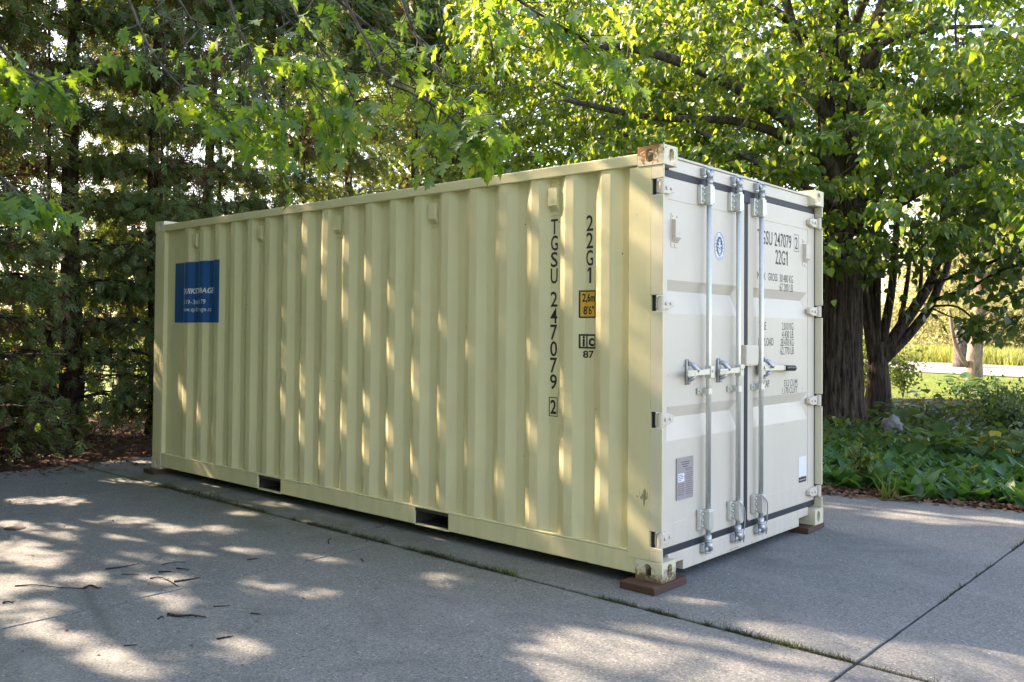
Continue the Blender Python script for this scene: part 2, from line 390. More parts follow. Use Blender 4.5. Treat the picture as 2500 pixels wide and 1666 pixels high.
_sv = np.array([(0, 0, 0), (.05, .5, -.06), (0, 1, -.25), (-.05, .5, -.06), (0, .2, 0), (.24, .34, -.06), (.34, .66, -.16), (.12, .5, -.08), (0, .25, 0), (-.24, .40, -.06), (-.32, .72, -.18), (-.12, .55, -.08)], float)
SPRAY_S = (_sv, np.array([(0, 1, 2), (0, 2, 3), (4, 5, 6), (4, 6, 7), (8, 9, 10), (8, 10, 11)]))
BLADE = (np.array([(-.03, 0, 0), (.03, 0, 0), (.022, .55, .03), (-.022, .55, .03), (0, 1, .2)], float), np.array([(0, 1, 2), (0, 2, 3), (3, 2, 4)]))
CURL = (np.array([(0, 0, 0), (.3, .3, .16), (0, .5, .04), (-.3, .3, .16), (.2, .75, .12), (0, 1, .08), (-.2, .75, .12)], float),
        np.array([(0, 1, 2), (0, 2, 3), (1, 4, 2), (2, 6, 3), (4, 5, 2), (2, 5, 6)]))

# ------------------------------------------------------------------ shafts of sunlight cleared through the foliage to light chosen spots
SHAFTS = []      # (point, radius, free length at the start)
def shaft(p, r, t0=0.0): SHAFTS.append((np.asarray(p, float), r, t0))
def prune(pos, extra=.05):
    keep = np.ones(len(pos), bool)
    for o, r, t0 in SHAFTS:
        d = pos-o; t = d@SUN; q = d-t[:, None]*SUN
        keep &= ~((t > t0) & ((q*q).sum(1) < (r*.8+extra)**2))
    return keep
GROUND_SPOTS = [(80, 1280, .17), (25, 1260, .12), (110, 1235, .14), (30, 1210, .14), (185, 1205, .10), (300, 1195, .08), (60, 1150, .10), (150, 1150, .10), (270, 1105, .09), (340, 1110, .06),
    (395, 1215, .08), (440, 1265, .06), (560, 1180, .05), (540, 1160, .05), (500, 1215, .05), (560, 1265, .05), (300, 1285, .08), (290, 1235, .05), (20, 1340, .13), (15, 1400, .12), (70, 1395, .10),
    (60, 1440, .06), (170, 1468, .05), (235, 1510, .09), (330, 1540, .06), (560, 1488, .05), (590, 1345, .05), (610, 1350, .04), (735, 1365, .04), (380, 1375, .06), (370, 1330, .05), (200, 1330, .07), (740, 1283, .035), (570, 1110, .06), (600, 1125, .05), (480, 1118, .05), (640, 1160, .05),
    (1010, 1325, .035), (930, 1135, .03), (1560, 1377, .035), (1600, 1381, .035),
    (130, 1012, .10), (95, 1050, .12), (120, 1058, .10), (170, 1050, .08), (200, 1035, .07), (250, 1060, .07), (310, 1045, .08), (40, 1060, .08), (330, 1062, .07),
    (1420, 1500, .16), (1500, 1490, .20), (1560, 1530, .24), (1450, 1550, .22), (1640, 1520, .20), (1700, 1545, .18), (1380, 1550, .12), (1540, 1570, .22), (1650, 1570, .2), (1420, 1460, .06),
    (1820, 1455, .10), (1880, 1470, .12), (1950, 1490, .14), (2010, 1500, .12), (2080, 1520, .13), (2160, 1510, .10), (2150, 1545, .16), (2250, 1530, .18), (2330, 1545, .2), (1890, 1520, .09), (1960, 1540, .10), (2300, 1490, .09),
    (2070, 1190, .06), (2120, 1196, .07), (2200, 1194, .08), (2260, 1196, .09), (2320, 1200, .10), (1955, 1165, .05), (2100, 1180, .05)]
for x, y, r in GROUND_SPOTS: shaft(Gd(x, y), r*(1.6 if y > 1430 and x > 1300 else .78))
_rs = np.random.default_rng(21)
for k in range(14):                                      # slivers raking along the ribbed side
    y = 3.4*_rs.random()**1.15+.3; z = .3+2.2*_rs.random()
    shaft((0.0, y, z+.045), .022+.028*_rs.random(), .02)
for y, z, r in ((.12, 2.42, .11), (.16, 2.26, .08), (.08, 1.98, .06), (.12, 1.80, .035), (.14, 1.55, .03), (.38, 2.4, .05), (.42, 2.2, .045), (.40, 1.95, .05), (.42, 1.6, .04), (.66, 2.3, .05), (.68, 2.05, .05), (.95, 2.3, .05), (.95, 2.0, .045), (1.5, 2.2, .045), (2.6, 1.9, .05), (3.1, 2.25, .05), (3.4, 2.25, .04), (3.4, 1.95, .04), (4.55, 2.45, .04), (.18, 1.3, .03), (.42, .75, .05), (.40, .5, .05)):
    shaft((0.0, y, z+.045), r, .02)
for x, y, d, r in ((60, 170, 4.2, .22), (110, 195, 4.2, .18), (20, 120, 4.2, .16), (660, 170, 4.9, .20), (720, 220, 4.9, .16), (590, 150, 5.0, .12), (1130, 25, 4.9, .16), (1230, 40, 4.9, .12), (1060, 330, 4.9, .12), (1095, 310, 4.9, .14), (630, 330, 4.8, .07), (1330, 110, 4.8, .12), (960, 320, 5, .07), (760, 40, 5.3, .12), (930, 60, 5.3, .14), (840, 120, 5.2, .10), (100, 175, 4.2, .2), (690, 190, 4.9, .2), (620, 140, 5, .14), (1000, 250, 5, .12), (1060, 280, 4.9, .14), (470, 235, 4.7, .08), (890, 60, 5.4, .14), (450, 60, 5.2, .10), (1000, 60, 5.1, .12), (640, 40, 5.6, .12)):
    shaft(P(x, y, d), r*1.5, r*1.5+.05)

# ------------------------------------------------------------------ ground, driveway, road
def sheet(name, pts, z, mat, kind='structure', sub=0, rough=0.0):
    bm = bmesh.new(); f = bm.faces.new([bm.verts.new((p[0], p[1], z)) for p in pts])
    bm.normal_update()
    if f.normal.z < 0: f.normal_flip()
    if sub:
        bmesh.ops.triangulate(bm, faces=bm.faces); bmesh.ops.subdivide_edges(bm, edges=bm.edges, cuts=sub, use_grid_fill=True)
        for v in bm.verts: v.co.z += rough*(mnoise.noise(v.co*2.3)+.5*mnoise.noise(v.co*7))
    me = bpy.data.meshes.new(name); bm.to_mesh(me); bm.free()
    o = link(name, me, None, mat); o['kind'] = kind; return o
sheet('ground', [(-900, -900), (900, -900), (900, 900), (-900, 900)], -.06, M['grass_ground'])
sheet('mulch_bed', [(-12, 6.6), (4.2, 6.6), (3.7, .9), (3.9, .2), (4.6, -7), (17, -5.5), (22, 1), (17, 6.5), (13, 12.8), (-12, 12.8)], -.035, M['mulch'], sub=5, rough=.012)
sheet('gravel_road', [(30.0, -9), (34.0, 3.2), (36.3, 9.5), (46, 33), (60, 33), (52.5, 15), (49.5, 8), (46.0, -9)], -.03, M['gravel'])

drive = empty('driveway'); tag(drive, 'grey aggregate concrete driveway in large slabs with a mossy joint along the container', None, None, 'structure')
def edge_noise(a, b, n, amp):
    a = np.array(a, float); b = np.array(b, float); d = b-a; nrm = np.array([-d[1], d[0]])/np.linalg.norm(d)
    return [tuple(a+d*t+nrm*amp*(random.random()-.5)) for t in np.linspace(0, 1, n, endpoint=False)]
def slab(poly, th=.12, amp=.006):
    pts = []
    for i in range(len(poly)):
        a, b = poly[i], poly[(i+1) % len(poly)]; ln = math.dist(a, b); pts += edge_noise(a, b, max(2, int(ln/.12)), amp)
    n = len(pts); cx = sum(p[0] for p in pts)/n; cy = sum(p[1] for p in pts)/n
    ins = []
    for p in pts:
        dx, dy = cx-p[0], cy-p[1]; l = math.hypot(dx, dy); ins.append((p[0]+dx/l*.004, p[1]+dy/l*.004))
    vs = [(x, y, 0) for x, y in ins]+[(x, y, -.005) for x, y in pts]+[(x, y, -th) for x, y in pts]
    fs = [tuple(range(n))]+[(i, n+i, n+(i+1) % n, (i+1) % n) for i in range(n)]+[(n+i, 2*n+i, 2*n+(i+1) % n, n+(i+1) % n) for i in range(n)]
    mb = MB(); mb.add(vs, fs); return mb.build('concrete_slab', M['concrete'], drive)
JX = -.355; g = .008; gw = .018
ys = [-12.0, -7.62, -4.42, -1.22, 2.0, 5.22, 7.05]
for i in range(len(ys)-1):
    y0, y1 = ys[i]+g, ys[i+1]-g
    for xa, xb in ((-9.9+g, -6.75-g), (-6.75+g, -3.56-g), (-3.56+g, JX-gw)):
        slab([(xa, y0), (xb, y0), (xb, y1), (xa, y1)])
ex = lambda y: 4.10-.27*min(max(y, -3), 1.2)
yr = [-12.0, -7.62, -4.42, -1.22, 2.42, 5.22, 7.05]
for i in range(len(yr)-1):
    y0, y1 = yr[i]+g, yr[i+1]-g
    slab([(JX+gw, y0), (ex(y0), y0), (ex(y1), y1), (JX+gw, y1)])

# ------------------------------------------------------------------ the container
GZ = .045; LN, WD, HT = 6.058, 2.438, 2.591
box = empty('shipping_container', (0, 0, GZ))
tag(box, 'cream steel shipping container with double doors pale in skylight and a blue sign on its ribbed side', 'container')

# corrugated side profile
PIT = .2785
def prof_breaks():
    b = [(.236, .046), (.306, .046)]
    k = 0
    while True:
        y = .375+PIT*k
        if y+.0705+.068 > 5.80: break
        b += [(y, .010), (y+.0705, .010), (y+.1385, .046), (y+.2085, .046)]; k += 1
    b = b[:-1]+[(5.885, .046)]
    return b
PROF = prof_breaks()
_py = np.array([p[0] for p in PROF]); _px = np.array([p[1] for p in PROF])
def side_x(y): return float(np.interp(y, _py, _px))
def wall(name, flip):
    mb = MB(); z0, z1 = .163, 2.487
    pts = []                                             # rounded bends
    for i, (y, x) in enumerate(PROF):
        if 0 < i < len(PROF)-1:
            for dy in (-.007, 0.0, .007):
                xx = (np.interp(y+dy, _py, _px)*.5+(np.interp(y+dy-.006, _py, _px)+np.interp(y+dy+.006, _py, _px))*.25); pts.append((y+dy, xx))
        else: pts.append((y, x))
    n = len(pts); vs = []
    for (y, x) in pts:
        X = x if not flip else WD-x; vs += [(X, y, z0), (X, y, z1)]
    mb.add(vs, [(2*i, 2*i+2, 2*i+3, 2*i+1) for i in range(n-1)])
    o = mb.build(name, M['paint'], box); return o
wall('side_wall', False); wall('side_wall', True)
# far end wall and roof
mb = MB(); xs = np.linspace(.16, WD-.16, 29); pr = [(x, 6.03-(.0 if (i//1) % 4 in (0, 1) else .04)) for i, x in enumerate(xs)]
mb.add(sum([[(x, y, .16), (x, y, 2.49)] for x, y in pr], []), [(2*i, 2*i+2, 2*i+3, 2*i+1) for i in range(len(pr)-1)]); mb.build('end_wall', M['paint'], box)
mb = MB(); mb.box(.055, WD-.055, .10, LN-.10, 2.515, 2.545)
for k in range(20): mb.box(.20, WD-.20, .30+k*.278, .42+k*.278, 2.546, 2.562)
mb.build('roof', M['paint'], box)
mb = MB(); mb.box(.02, WD-.02, .075, LN-.05, .125, .158)
for k in range(16):
    y = .25+k*.37
    if min(abs(y-1.913), abs(y-3.951)) < .25: continue
    mb.box(.04, WD-.04, y-.025, y+.025, .03, .123)
mb.build('floor_frame', M['underside'], box)
for y0 in (1.737, 3.775):                                 # fork tunnels
    m2 = MB(); m2.box(.045, WD-.045, y0-.008, y0-.001, .03, .124); m2.box(.045, WD-.045, y0+.353, y0+.360, .03, .124); m2.box(.045, WD-.045, y0+.0, y0+.352, .022, .028)
    m2.build('fork_tunnel', M['underside'], box)
def rails(flip):
    X = (lambda a, b: (a, b)) if not flip else (lambda a, b: (WD-b, WD-a))
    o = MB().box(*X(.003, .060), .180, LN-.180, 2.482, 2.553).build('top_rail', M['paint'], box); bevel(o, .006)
    mb = MB()
    mb.box(*X(.006, .056), .200, LN-.19, .150, .164)                                    # flange over the pockets
    for a, b in ((.181, 1.737), (2.089, 3.775), (4.127, LN-.181)): mb.box(*X(.006, .030), a, b, .026, .149)
    for a in (1.737, 3.775): mb.box(*X(.012, .05), a+.001, a+.351, .018, .030)
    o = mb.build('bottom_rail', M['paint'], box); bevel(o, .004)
    for a in (.182, 1.0, 2.6, 3.4): pass
rails(False); rails(True)

# corner castings: hollow blocks with oval holes cut on three faces
def casting_mesh(name, mat):
    def tmp(mb):
        me = mb.mesh('tmp'); o = bpy.data.objects.new('tmp', me); COL.objects.link(o); return o
    a = tmp(MB().box(0, .162, 0, .178, 0, .118))
    def oval(wd, ht, n=20):
        r = wd/2; h = ht/2-r; out = []
        for k in range(n):
            t = 2*math.pi*k/n; out.append((r*math.cos(t), r*math.sin(t)+(h if math.sin(t) > 0 else -h)))
        return out
    cs = [tmp(MB().box(.024, .142, .024, .158, .022, .1))]
    cs.append(tmp(MB().prism([(.096+u, .059+v) for u, v in oval(.052, .080)], 0, -.03, .06)))     # side hole
    cs.append(tmp(MB().prism([(.092+u, .059+v) for u, v in oval(.056, .084)], 1, -.03, .06)))     # end hole
    cs.append(tmp(MB().prism([(.092+u, .096+v) for u, v in oval(.064, .110)], 2, .06, .15)))      # top hole
    for c in cs:
        m = a.modifiers.new('b', 'BOOLEAN'); m.operation = 'DIFFERENCE'; m.solver = 'EXACT'; m.object = c
    bevel(a, .006, 2)
    dg = bpy.context.evaluated_depsgraph_get(); me = bpy.data.meshes.new_from_object(a.evaluated_get(dg)); me.name = name
    for o in [a]+cs: bpy.data.objects.remove(o)
    me.materials.clear(); me.materials.append(mat); return me
cm = casting_mesh('corner_casting', M['mid'])
def casting(x, y, top, mat=None):
    me = cm
    if mat is not None:
        me = cm.copy(); me.materials.clear(); me.materials.append(mat)
    o = link('corner_casting', me, box)
    o.scale = (1 if x == 0 else -1, 1 if y == 0 else -1, 1 if top else -1)
    o.location = (0 if x == 0 else WD, 0 if y == 0 else LN, HT-.118 if top else .118); return o
for x in (0, 1):
    for y in (0, 1):
        for top in (0, 1):
            o = casting(x, y, top, M['rust'] if (x, y, top) == (0, 0, 1) else M['grime'] if (x, y, top) == (0, 0, 0) else None)
            if (x, y, top) == (0, 0, 1): o['label'] = 'rust-stained corner casting'
            if (x, y, top) == (0, 0, 0): o['label'] = 'grimy corner casting on the wooden block'

# posts
HZ = (.247, .954, 1.648, 2.342)
def post(flip):
    X = (lambda a, b: (a, b)) if not flip else (lambda a, b: (WD-b, WD-a))
    mb = MB(); mb.box(*X(.003, .022), .0855, .236, .120, 2.471)
    zs = [.120]+sum([[h-.048, h+.048] for h in HZ], [])+[2.471]
    mb.box(*X(.023, .15), .084, .10, .120, 2.471)
    mb.box(*X(.022, .060), .205, .235, .165, 2.470)
    o = mb.build('corner_post', M['scuff'], box); bevel(o, .0015)
    mb = MB()
    for i in range(0, len(zs), 2): mb.box(*X(.003, .020), .004, .0852, zs[i], zs[i+1])
    l_ = mb.build('post_lip', M['mid'], o); bevel(l_, .0025)
    mb = MB(); mb.box(*X(.003, .02), 5.885, LN-.006, .120, 2.471); mb.box(*X(.021, .15), LN-.03, LN-.008, .120, 2.471)
    mb.box(*X(.003, .055), 5.860, 5.8845, .165, 2.470)
    o = mb.build('corner_post', M['scuff'], box); bevel(o, .004)
post(False); post(True)
# header and sill
mb = MB(); mb.box(.162, WD-.162, .058, .12, 2.462, 2.540); mb.box(.162, WD-.162, .050, .12, 2.541, 2.556)
o = mb.build('door_header', M['door'], box); bevel(o, .004)
mb = MB(); mb.prism([(.163, .072), (.345, .072), (.345, .012), (2.100, .012), (2.100, .072), (2.275, .072), (2.275, .134), (.163, .134)], 1, .052, .11)
o = mb.build('door_sill', M['door'], box); bevel(o, .004)

# doors
def door(x0, x1, gx0, gx1, px0, px1):
    mb = MB(); z0, z1 = .176, 2.418; y = .062
    # outer frame ring, then a panel set 3 mm back with two pressed grooves
    pz0, pz1 = .312, 2.286
    mb.box(x0, x1, y+.004, y+.045, z0, z1)
    for (a, b, c, d) in ((x0, px0, z0, z1), (px1, x1, z0, z1), (px0, px1, z0, pz0), (px0, px1, pz1, z1)): mb.box(a, b, y, y+.0035, c, d)
    o = mb.build('door', M['door'], box)
    # panel skin
    sk = MB(); yp = y+.0030
    zs = [(pz1, 0)]; 
    grooves = ((1.795, 1.728, 1.590), (1.022, .953, .815))
    def quad(a, b, c, d): sk.add([a, b, c, d], [(0, 1, 2, 3)])
    ztop = pz1
    for (zt, zm, zb) in grooves:
        quad((px0, yp, zt), (px1, yp, zt), (px1, yp, ztop), (px0, yp, ztop))
        dp = .025; xa, xb = gx0, gx1; ia, ib = gx0+.012, gx1-.075
        quad((px0, yp, zb), (xa, yp, zb), (xa, yp, zt), (px0, yp, zt))
        quad((xb, yp, zb), (px1, yp, zb), (px1, yp, zt), (xb, yp, zt))
        quad((ia, yp+dp, zm), (ib, yp+dp, zm), (xb, yp, zt), (xa, yp, zt))
        quad((xa, yp, zb), (xb, yp, zb), (ib, yp+dp, zm), (ia, yp+dp, zm))
        sk.add([(xa, yp, zb), (ia, yp+dp, zm), (xa, yp, zt)], [(0, 1, 2)]); sk.add([(xb, yp, zb), (ib, yp+dp, zm), (xb, yp, zt)], [(0, 2, 1)])
        ztop = zb
    quad((px0, yp, pz0), (px1, yp, pz0), (px1, yp, ztop), (px0, yp, ztop))
    bk = sk.build('door_panel', M['door'], o)
    bpy.context.view_layer.update()
    return o
# the leaf behind the grooves is left open: slab only as edge strips
def door_leaf(x0, x1, gx0, gx1, px0, px1):
    o = door(x0, x1, gx0, gx1, px0, px1)
    me = o.data; bm = bmesh.new(); bm.from_mesh(me)
    dead = [f for f in bm.faces if abs(f.normal.y) > .9 and abs(f.calc_center_median().y-.066) < .0006 and f.calc_area() > 1.5]
    bmesh.ops.delete(bm, geom=dead, context='FACES_ONLY'); bm.to_mesh(me); bm.free(); return o
DL = door_leaf(.030, 1.188, .158, 1.10, .150, 1.125); DR = door_leaf(1.240, WD-.030, 1.335, 2.278, 1.31, 2.288)
DL['label'] = 'left door leaf'; DR['label'] = 'right door leaf with the weight lettering'
# rubber gaskets
mb = MB(); mb.box(.024, WD-.024, .059, .09, 2.4185, 2.461); mb.box(.024, WD-.024, .059, .09, .1345, .1755)
mb.box(1.189, 1.239, .058, .085, .176, 2.418); mb.box(WD-.0295, WD-.0215, .058, .085, .176, 2.418); mb.box(.0215, .0295, .0625, .085, .176, 2.418)
mb.box(1.165, 1.262, .052, .0575, 2.375, 2.452); mb.box(1.182, 1.246, .052, .0575, .14, .19)
o = mb.build('door_gasket', M['gasket'], box); bevel(o, .004)
# weld seam lines of the panels
# hinges
def hinge_mesh(flip):
    X = (lambda a, b: (a, b)) if not flip else (lambda a, b: (WD-b, WD-a)); s = -1 if flip else 1; c = WD if flip else 0
    mb = MB(); mb.prism([(X(.018, .20)[0], -.030), (X(.018, .20)[1], -.030), (X(.018, .20)[1], .030), (X(.018, .20)[0], .030)] if False else
        ([(c+s*.018, -.034), (c+s*.12, -.034), (c+s*.185, -.018), (c+s*.185, .018), (c+s*.12, .034), (c+s*.018, .034)]), 1, .030, .0605)
    mb.tube([(c+s*.026, .026, -.043), (c+s*.026, .026, .043)], .019, 14)
    mb.tube([(c+s*.085, .029, 0), (c+s*.085, .020, 0)], .012, 10); mb.tube([(c+s*.14, .029, 0), (c+s*.14, .022, 0)], .010, 10)
    me = mb.mesh('hinge'); me.materials.append(M['door']); return me
for dr, fl in ((DL, False), (DR, True)):
    me = hinge_mesh(fl)
    for h in HZ:
        o = link('hinge', me, dr); o.location = (0, 0, h); bevel(o, .004)
# vents
def vent_mesh():
    mb = MB()          # local: x along the wall, y out of the wall (negative = outwards), z up; origin at centre on the surface
    mb.box(-.042, .042, -.004, 0.002, -.11, .11)
    w_, t, b = .034, .072, -.058
    vs = [(-w_, -.004, t), (w_, -.004, t), (w_, -.036, t-.004), (-w_, -.036, t-.004), (-w_, -.036, b+.012), (w_, -.036, b+.012), (w_, -.004, b-.022), (-w_, -.004, b-.022)]
    mb.add(vs, [(0, 1, 2, 3), (3, 2, 5, 4), (4, 5, 6, 7), (0, 3, 4, 7), (1, 6, 5, 2), (0, 7, 6, 1)])
    for x in (-.024, .024): mb.tube([(x, -.004, .092), (x, -.009, .092)], .008, 8)
    mb.tube([(0, -.004, -.096), (0, -.009, -.096)], .008, 8)
    for r_ in range(3):
        for c_ in range(5): 
            x = -.024+c_*.012; z = b+.004-r_*.009; y = -.0365+(b+.012-z)*.94-.0012
            mb.box(x-.0035, x+.0035, y-.001, y+.002, z-.0025, z+.0025)
    for k in range(3): mb.box(-.022, .022, -.0375, -.0355, -.03+k*.009, -.027+k*.009)
    me = mb.mesh('vent'); me.materials.append(M['paint']); return me
vm = vent_mesh(); vmd = vm.copy(); vmd.materials.clear(); vmd.materials.append(M['door'])
for yc in (.827, 1.941, 3.055, 4.169, 5.283):
    o = link('vent', vm, box); o.rotation_euler = (0, 0, -math.pi/2); o.location = (.0465, yc, 2.345); bevel(o, .002, 1)
for xc, dr in ((.242, DL), (2.229, DR)):
    o = link('vent', vmd, dr); o.location = (xc, .0645, 2.10); o.scale = (1.05, .8, .95); bevel(o, .002, 1)

# locking bars
def locking_bar(x, handle, wire):
    e = empty('locking_bar', (x, .018, 0), box)
    MB().tube([(0, 0, .165), (0, 0, 2.44)], .0165, 18).build('rod', M['zinc'], e, True)
    for z0, z1 in ((.232, .345), (2.300, 2.412)):
        mb = MB(); mb.box(-.027, .027, -.024, .034, z0, z1); mb.box(-.072, -.0275, .018, .0425, z0-.006, z1+.006); mb.box(.0275, .05, .026, .0425, z0, z1)
        for k in range(3): mb.tube([(-.05, .018, z0+.018+k*.038), (-.05, .006, z0+.018+k*.038)], .008, 8)
        mb.tube([(0, -.002, z0-.010), (0, -.002, z1+.010)], .0225, 16)
        o = mb.build('bar_guide', M['zinc'], e); bevel(o, .006)
    for zc, up in ((2.50, 1), (.105, -1)):
        mb = MB(); mb.tube([(0, 0, zc-up*.085), (0, 0, zc-up*.03)], .022, 14); mb.tube([(0, 0, zc-up*.05), (0, 0, zc-up*.042)], .027, 14)
        mb.tube([(-.006, -.004, zc-up*.04), (0, -.010, zc-up*.012), (.022, -.008, zc+up*.006), (.030, .004, zc+up*.018)], [.022, .019, .015, .011], 10)
        mb.tube([(.004, .0, zc-up*.02), (-.018, .004, zc+up*.006), (-.022, .010, zc+up*.024)], [.017, .013, .010], 10)
        mb.build('cam', M['zinc_d'], e, True)
        mb = MB(); mb.box(-.045, .03, .031, .0395, zc-.030, zc+.030); mb.box(-.045, -.030, .006, .0309, zc-.02, zc+.026); mb.box(.016, .034, -.004, .0309, zc+up*.006-.010, zc+up*.006+.012)
        mb.tube([(-.03, .0, zc+up*.026), (.034, -.002, zc+up*.028)], .008, 8)
        o = mb.build('cam_keeper', M['zinc_d'], e); bevel(o, .004)
    mb = MB(); mb.box(-.075, -.024, .034, .0425, 1.082, 1.122); mb.box(.024, .052, .034, .0425, 1.082, 1.122)
    arc = [(-.024, .040), (-.024, .0)]+[(.024*math.cos(t), -.024*math.sin(t)) for t in np.linspace(math.pi, 0, 7)]+[(.024, .0), (.024, .040), (.019, .040), (.019, .0)]+[(.0185*math.cos(t), -.0185*math.sin(t)) for t in np.linspace(0, math.pi, 7)]+[(-.019, .0), (-.019, .040)]
    mb.prism(arc, 2, 1.083, 1.121); mb.tube([(-.052, .034, 1.102), (-.052, .026, 1.102)], .009, 8)
    mb.build('bar_clip', M['zinc'], e)
    s = handle; zc = 1.228
    mb = MB()
    if s < 0:
        mb.box(-.028, .022, -.030, .012, zc-.040, zc+.036); mb.tube([(0, -.031, zc+.004), (0, -.036, zc+.004)], .008, 8)
        mb.prism([(-.03, zc-.018), (-.03, zc+.020), (-.15, zc+.012), (-.305, zc+.012), (-.305, zc-.020), (-.15, zc-.018)], 1, -.026, -.012)
        mb.box(-.32, -.21, -.032, -.0265, zc-.022, zc+.014)
        for k in range(5): mb.box(-.312+k*.02, -.300+k*.02, -.0335, -.0321, zc-.014, zc+.006)
        o = mb.build('handle', M['zinc'], e); bevel(o, .003)
    else:
        mb.box(.018, .06, -.006, .036, zc-.045, zc+.045); mb.tube([(.045, -.007, zc+.005), (.045, -.014, zc+.005)], .010, 8)
        mb.prism([(.04, zc-.016), (.04, zc+.018), (.14, zc+.020), (.40, zc+.010), (.40, zc-.022), (.14, zc-.020)], 1, -.012, .004)
        o = mb.build('handle', M['zinc'], e); bevel(o, .003)
        gp = MB().tube([(.385, -.004, zc-.006), (.555, -.004, zc-.010)], .0215, 14).build('grip', M['grip'], e, False); bevel(gp, .006)
    px = -.205 if s < 0 else .115
    mb = MB(); pl = [(px+.016*math.cos(t)+0, zc+.0+(.062 if math.sin(t) > 0 else -.062)+.018*math.sin(t)) for t in np.linspace(0, 2*math.pi, 14, endpoint=False)]
    mb.prism(pl, 1, .030, .043)
    mb.tube([(px, .028, zc+.055), (px+.01, .0, zc+.045), (px+.02, -.012, zc+.02), (px+.03, -.03, zc+.006)], [.014, .017, .017, .012], 8)
    mb.tube([(px, .028, zc-.055), (px+.005, .006, zc-.04), (px+.012, -.010, zc-.024)], [.013, .013, .010], 8)
    for zz in (.066, -.066): mb.tube([(px, .030, zc+zz), (px, .020, zc+zz)], .010, 10)
    mb.build('latch', M['zinc_d'], e, True)
    if wire:
        pts = [(-.03, -.02, .355), (0, -.035, .325), (.022, -.036, .300), (.034, -.034, .260), (.037, -.030, .20), (.036, -.026, .14), (.048, -.024, .115), (.050, -.02, .085), (.038, -.022, .075), (.032, -.024, .11), (.036, -.028, .16)]
        MB().tube(pts, .0042, 6).build('seal_wire', M['zinc_d'], e, True)
    return e
locking_bar(.597, -1, False); locking_bar(1.012, -1, True); locking_bar(1.362, 1, True)
mb = MB(); mb.box(1.118, 1.306, .016, .0605, 1.252, 1.392); mb.box(1.122, 1.302, .012, .0155, 1.26, 1.386); mb.box(1.10, 1.1175, .02, .0605, 1.236, 1.258)
o = mb.build('lock_box', M['door'], box); bevel(o, .004)

# ---- lettering
def text2d(s, bold=0.0):
    cu = bpy.data.curves.new('t', 'FONT'); cu.body = s; cu.size = 1; cu.offset = bold; cu.resolution_u = 3
    o = bpy.data.objects.new('t', cu); COL.objects.link(o)
    dg = bpy.context.evaluated_depsgraph_get(); me = bpy.data.meshes.new_from_object(o.evaluated_get(dg))
    v = np.array([x.co[:2] for x in me.vertices]); f = [tuple(p.vertices) for p in me.polygons]
    bpy.data.objects.remove(o); bpy.data.meshes.remove(me); bpy.data.curves.remove(cu); return v, f
class Decal:
    """flat print laid on a surface: polygons in (u, v), mapped to 3-D and cut at the folds of the surface"""
    def __init__(s): s.bm = bmesh.new()
    def poly(s, pts): s.bm.faces.new([s.bm.verts.new((u, v, 0)) for u, v in pts])
    def text(s, t, u0, u1, v0, v1, bold=.012, shear=0.0, ref=None):
        """fit the text's box to u0..u1 x v0..v1 ; ref: string whose height counts as full height"""
        v, f = text2d(t, bold); lo, hi = v.min(0), v.max(0)
        if ref: r, _ = text2d(ref, bold); lo[1], hi[1] = r[:, 1].min(), r[:, 1].max()
        q = (v-lo)/(hi-lo); q[:, 0] = u0+q[:, 0]*(u1-u0); q[:, 1] = v0+q[:, 1]*(v1-v0); q[:, 0] += shear*(q[:, 1]-v0)
        vs = [s.bm.verts.new((a, b, 0)) for a, b in q]
        for p in f:
            try: s.bm.faces.new([vs[i] for i in p])
            except ValueError: pass
    def rect(s, u0, u1, v0, v1): s.poly([(u0, v0), (u1, v0), (u1, v1), (u0, v1)])
    def frame(s, u0, u1, v0, v1, w_):
        s.rect(u0, u1, v0, v0+w_); s.rect(u0, u1, v1-w_, v1); s.rect(u0, u0+w_, v0+w_, v1-w_); s.rect(u1-w_, u1, v0+w_, v1-w_)
    def ellipse(s, cu, cv, a, b, n=40): s.poly([(cu+a*math.cos(t), cv+b*math.sin(t)) for t in np.linspace(0, 2*math.pi, n, endpoint=False)])
    def build(s, name, mat, parent, fn, cuts=()):
        bmesh.ops.remove_doubles(s.bm, verts=s.bm.verts, dist=1e-6)
        for c in cuts:
            bmesh.ops.bisect_plane(s.bm, geom=s.bm.verts[:]+s.bm.edges[:]+s.bm.faces[:], plane_co=(c, 0, 0), plane_no=(1, 0, 0))
        for v in s.bm.verts: v.co = Vector(fn(v.co.x, v.co.y))
        bmesh.ops.triangulate(s.bm, faces=s.bm.faces)
        me = bpy.data.meshes.new(name); s.bm.to_mesh(me); s.bm.free(); return link(name, me, parent, mat)
# on the side, u = -y (reads left to right)
CUTS = [-y for y in _py]+[-(y+d) for y in _py for d in (-.007, .007)]
_fy = np.array(sorted([p+d for p in _py for d in (-.007, 0, .007)]))
_fx = np.array([np.interp(y, _py, _px)*.5+(np.interp(y-.006, _py, _px)+np.interp(y+.006, _py, _px))*.25 for y in _fy])
def on_side(off): return lambda u, v: (float(np.interp(-u, _fy, _fx))-off, -u, v)
def char(d, c, u0, u1, v0, v1, bold=.010):
    if c == '1':                                          # plain one: stem with a short flag
        w_ = (v1-v0)*.15; um = (u0+u1)/2+w_*.4
        d.rect(um-w_/2, um+w_/2, v0, v1); d.poly([(um-w_/2, v1), (um-w_/2, v1-w_*1.1), (um-w_*1.5, v1-w_*2.0), (um-w_*1.5, v1-w_*1.05)])
    else: d.text(c, u0, u1, v0, v1, bold)
d = Decal()
for i, c in enumerate('TGSU'): char(d, c, -.832-.028, -.832+.028, 2.213-i*.1085-.1, 2.213-i*.1085)
d.build('owner_code', M['black'], box, on_side(.0014), CUTS); d = Decal()
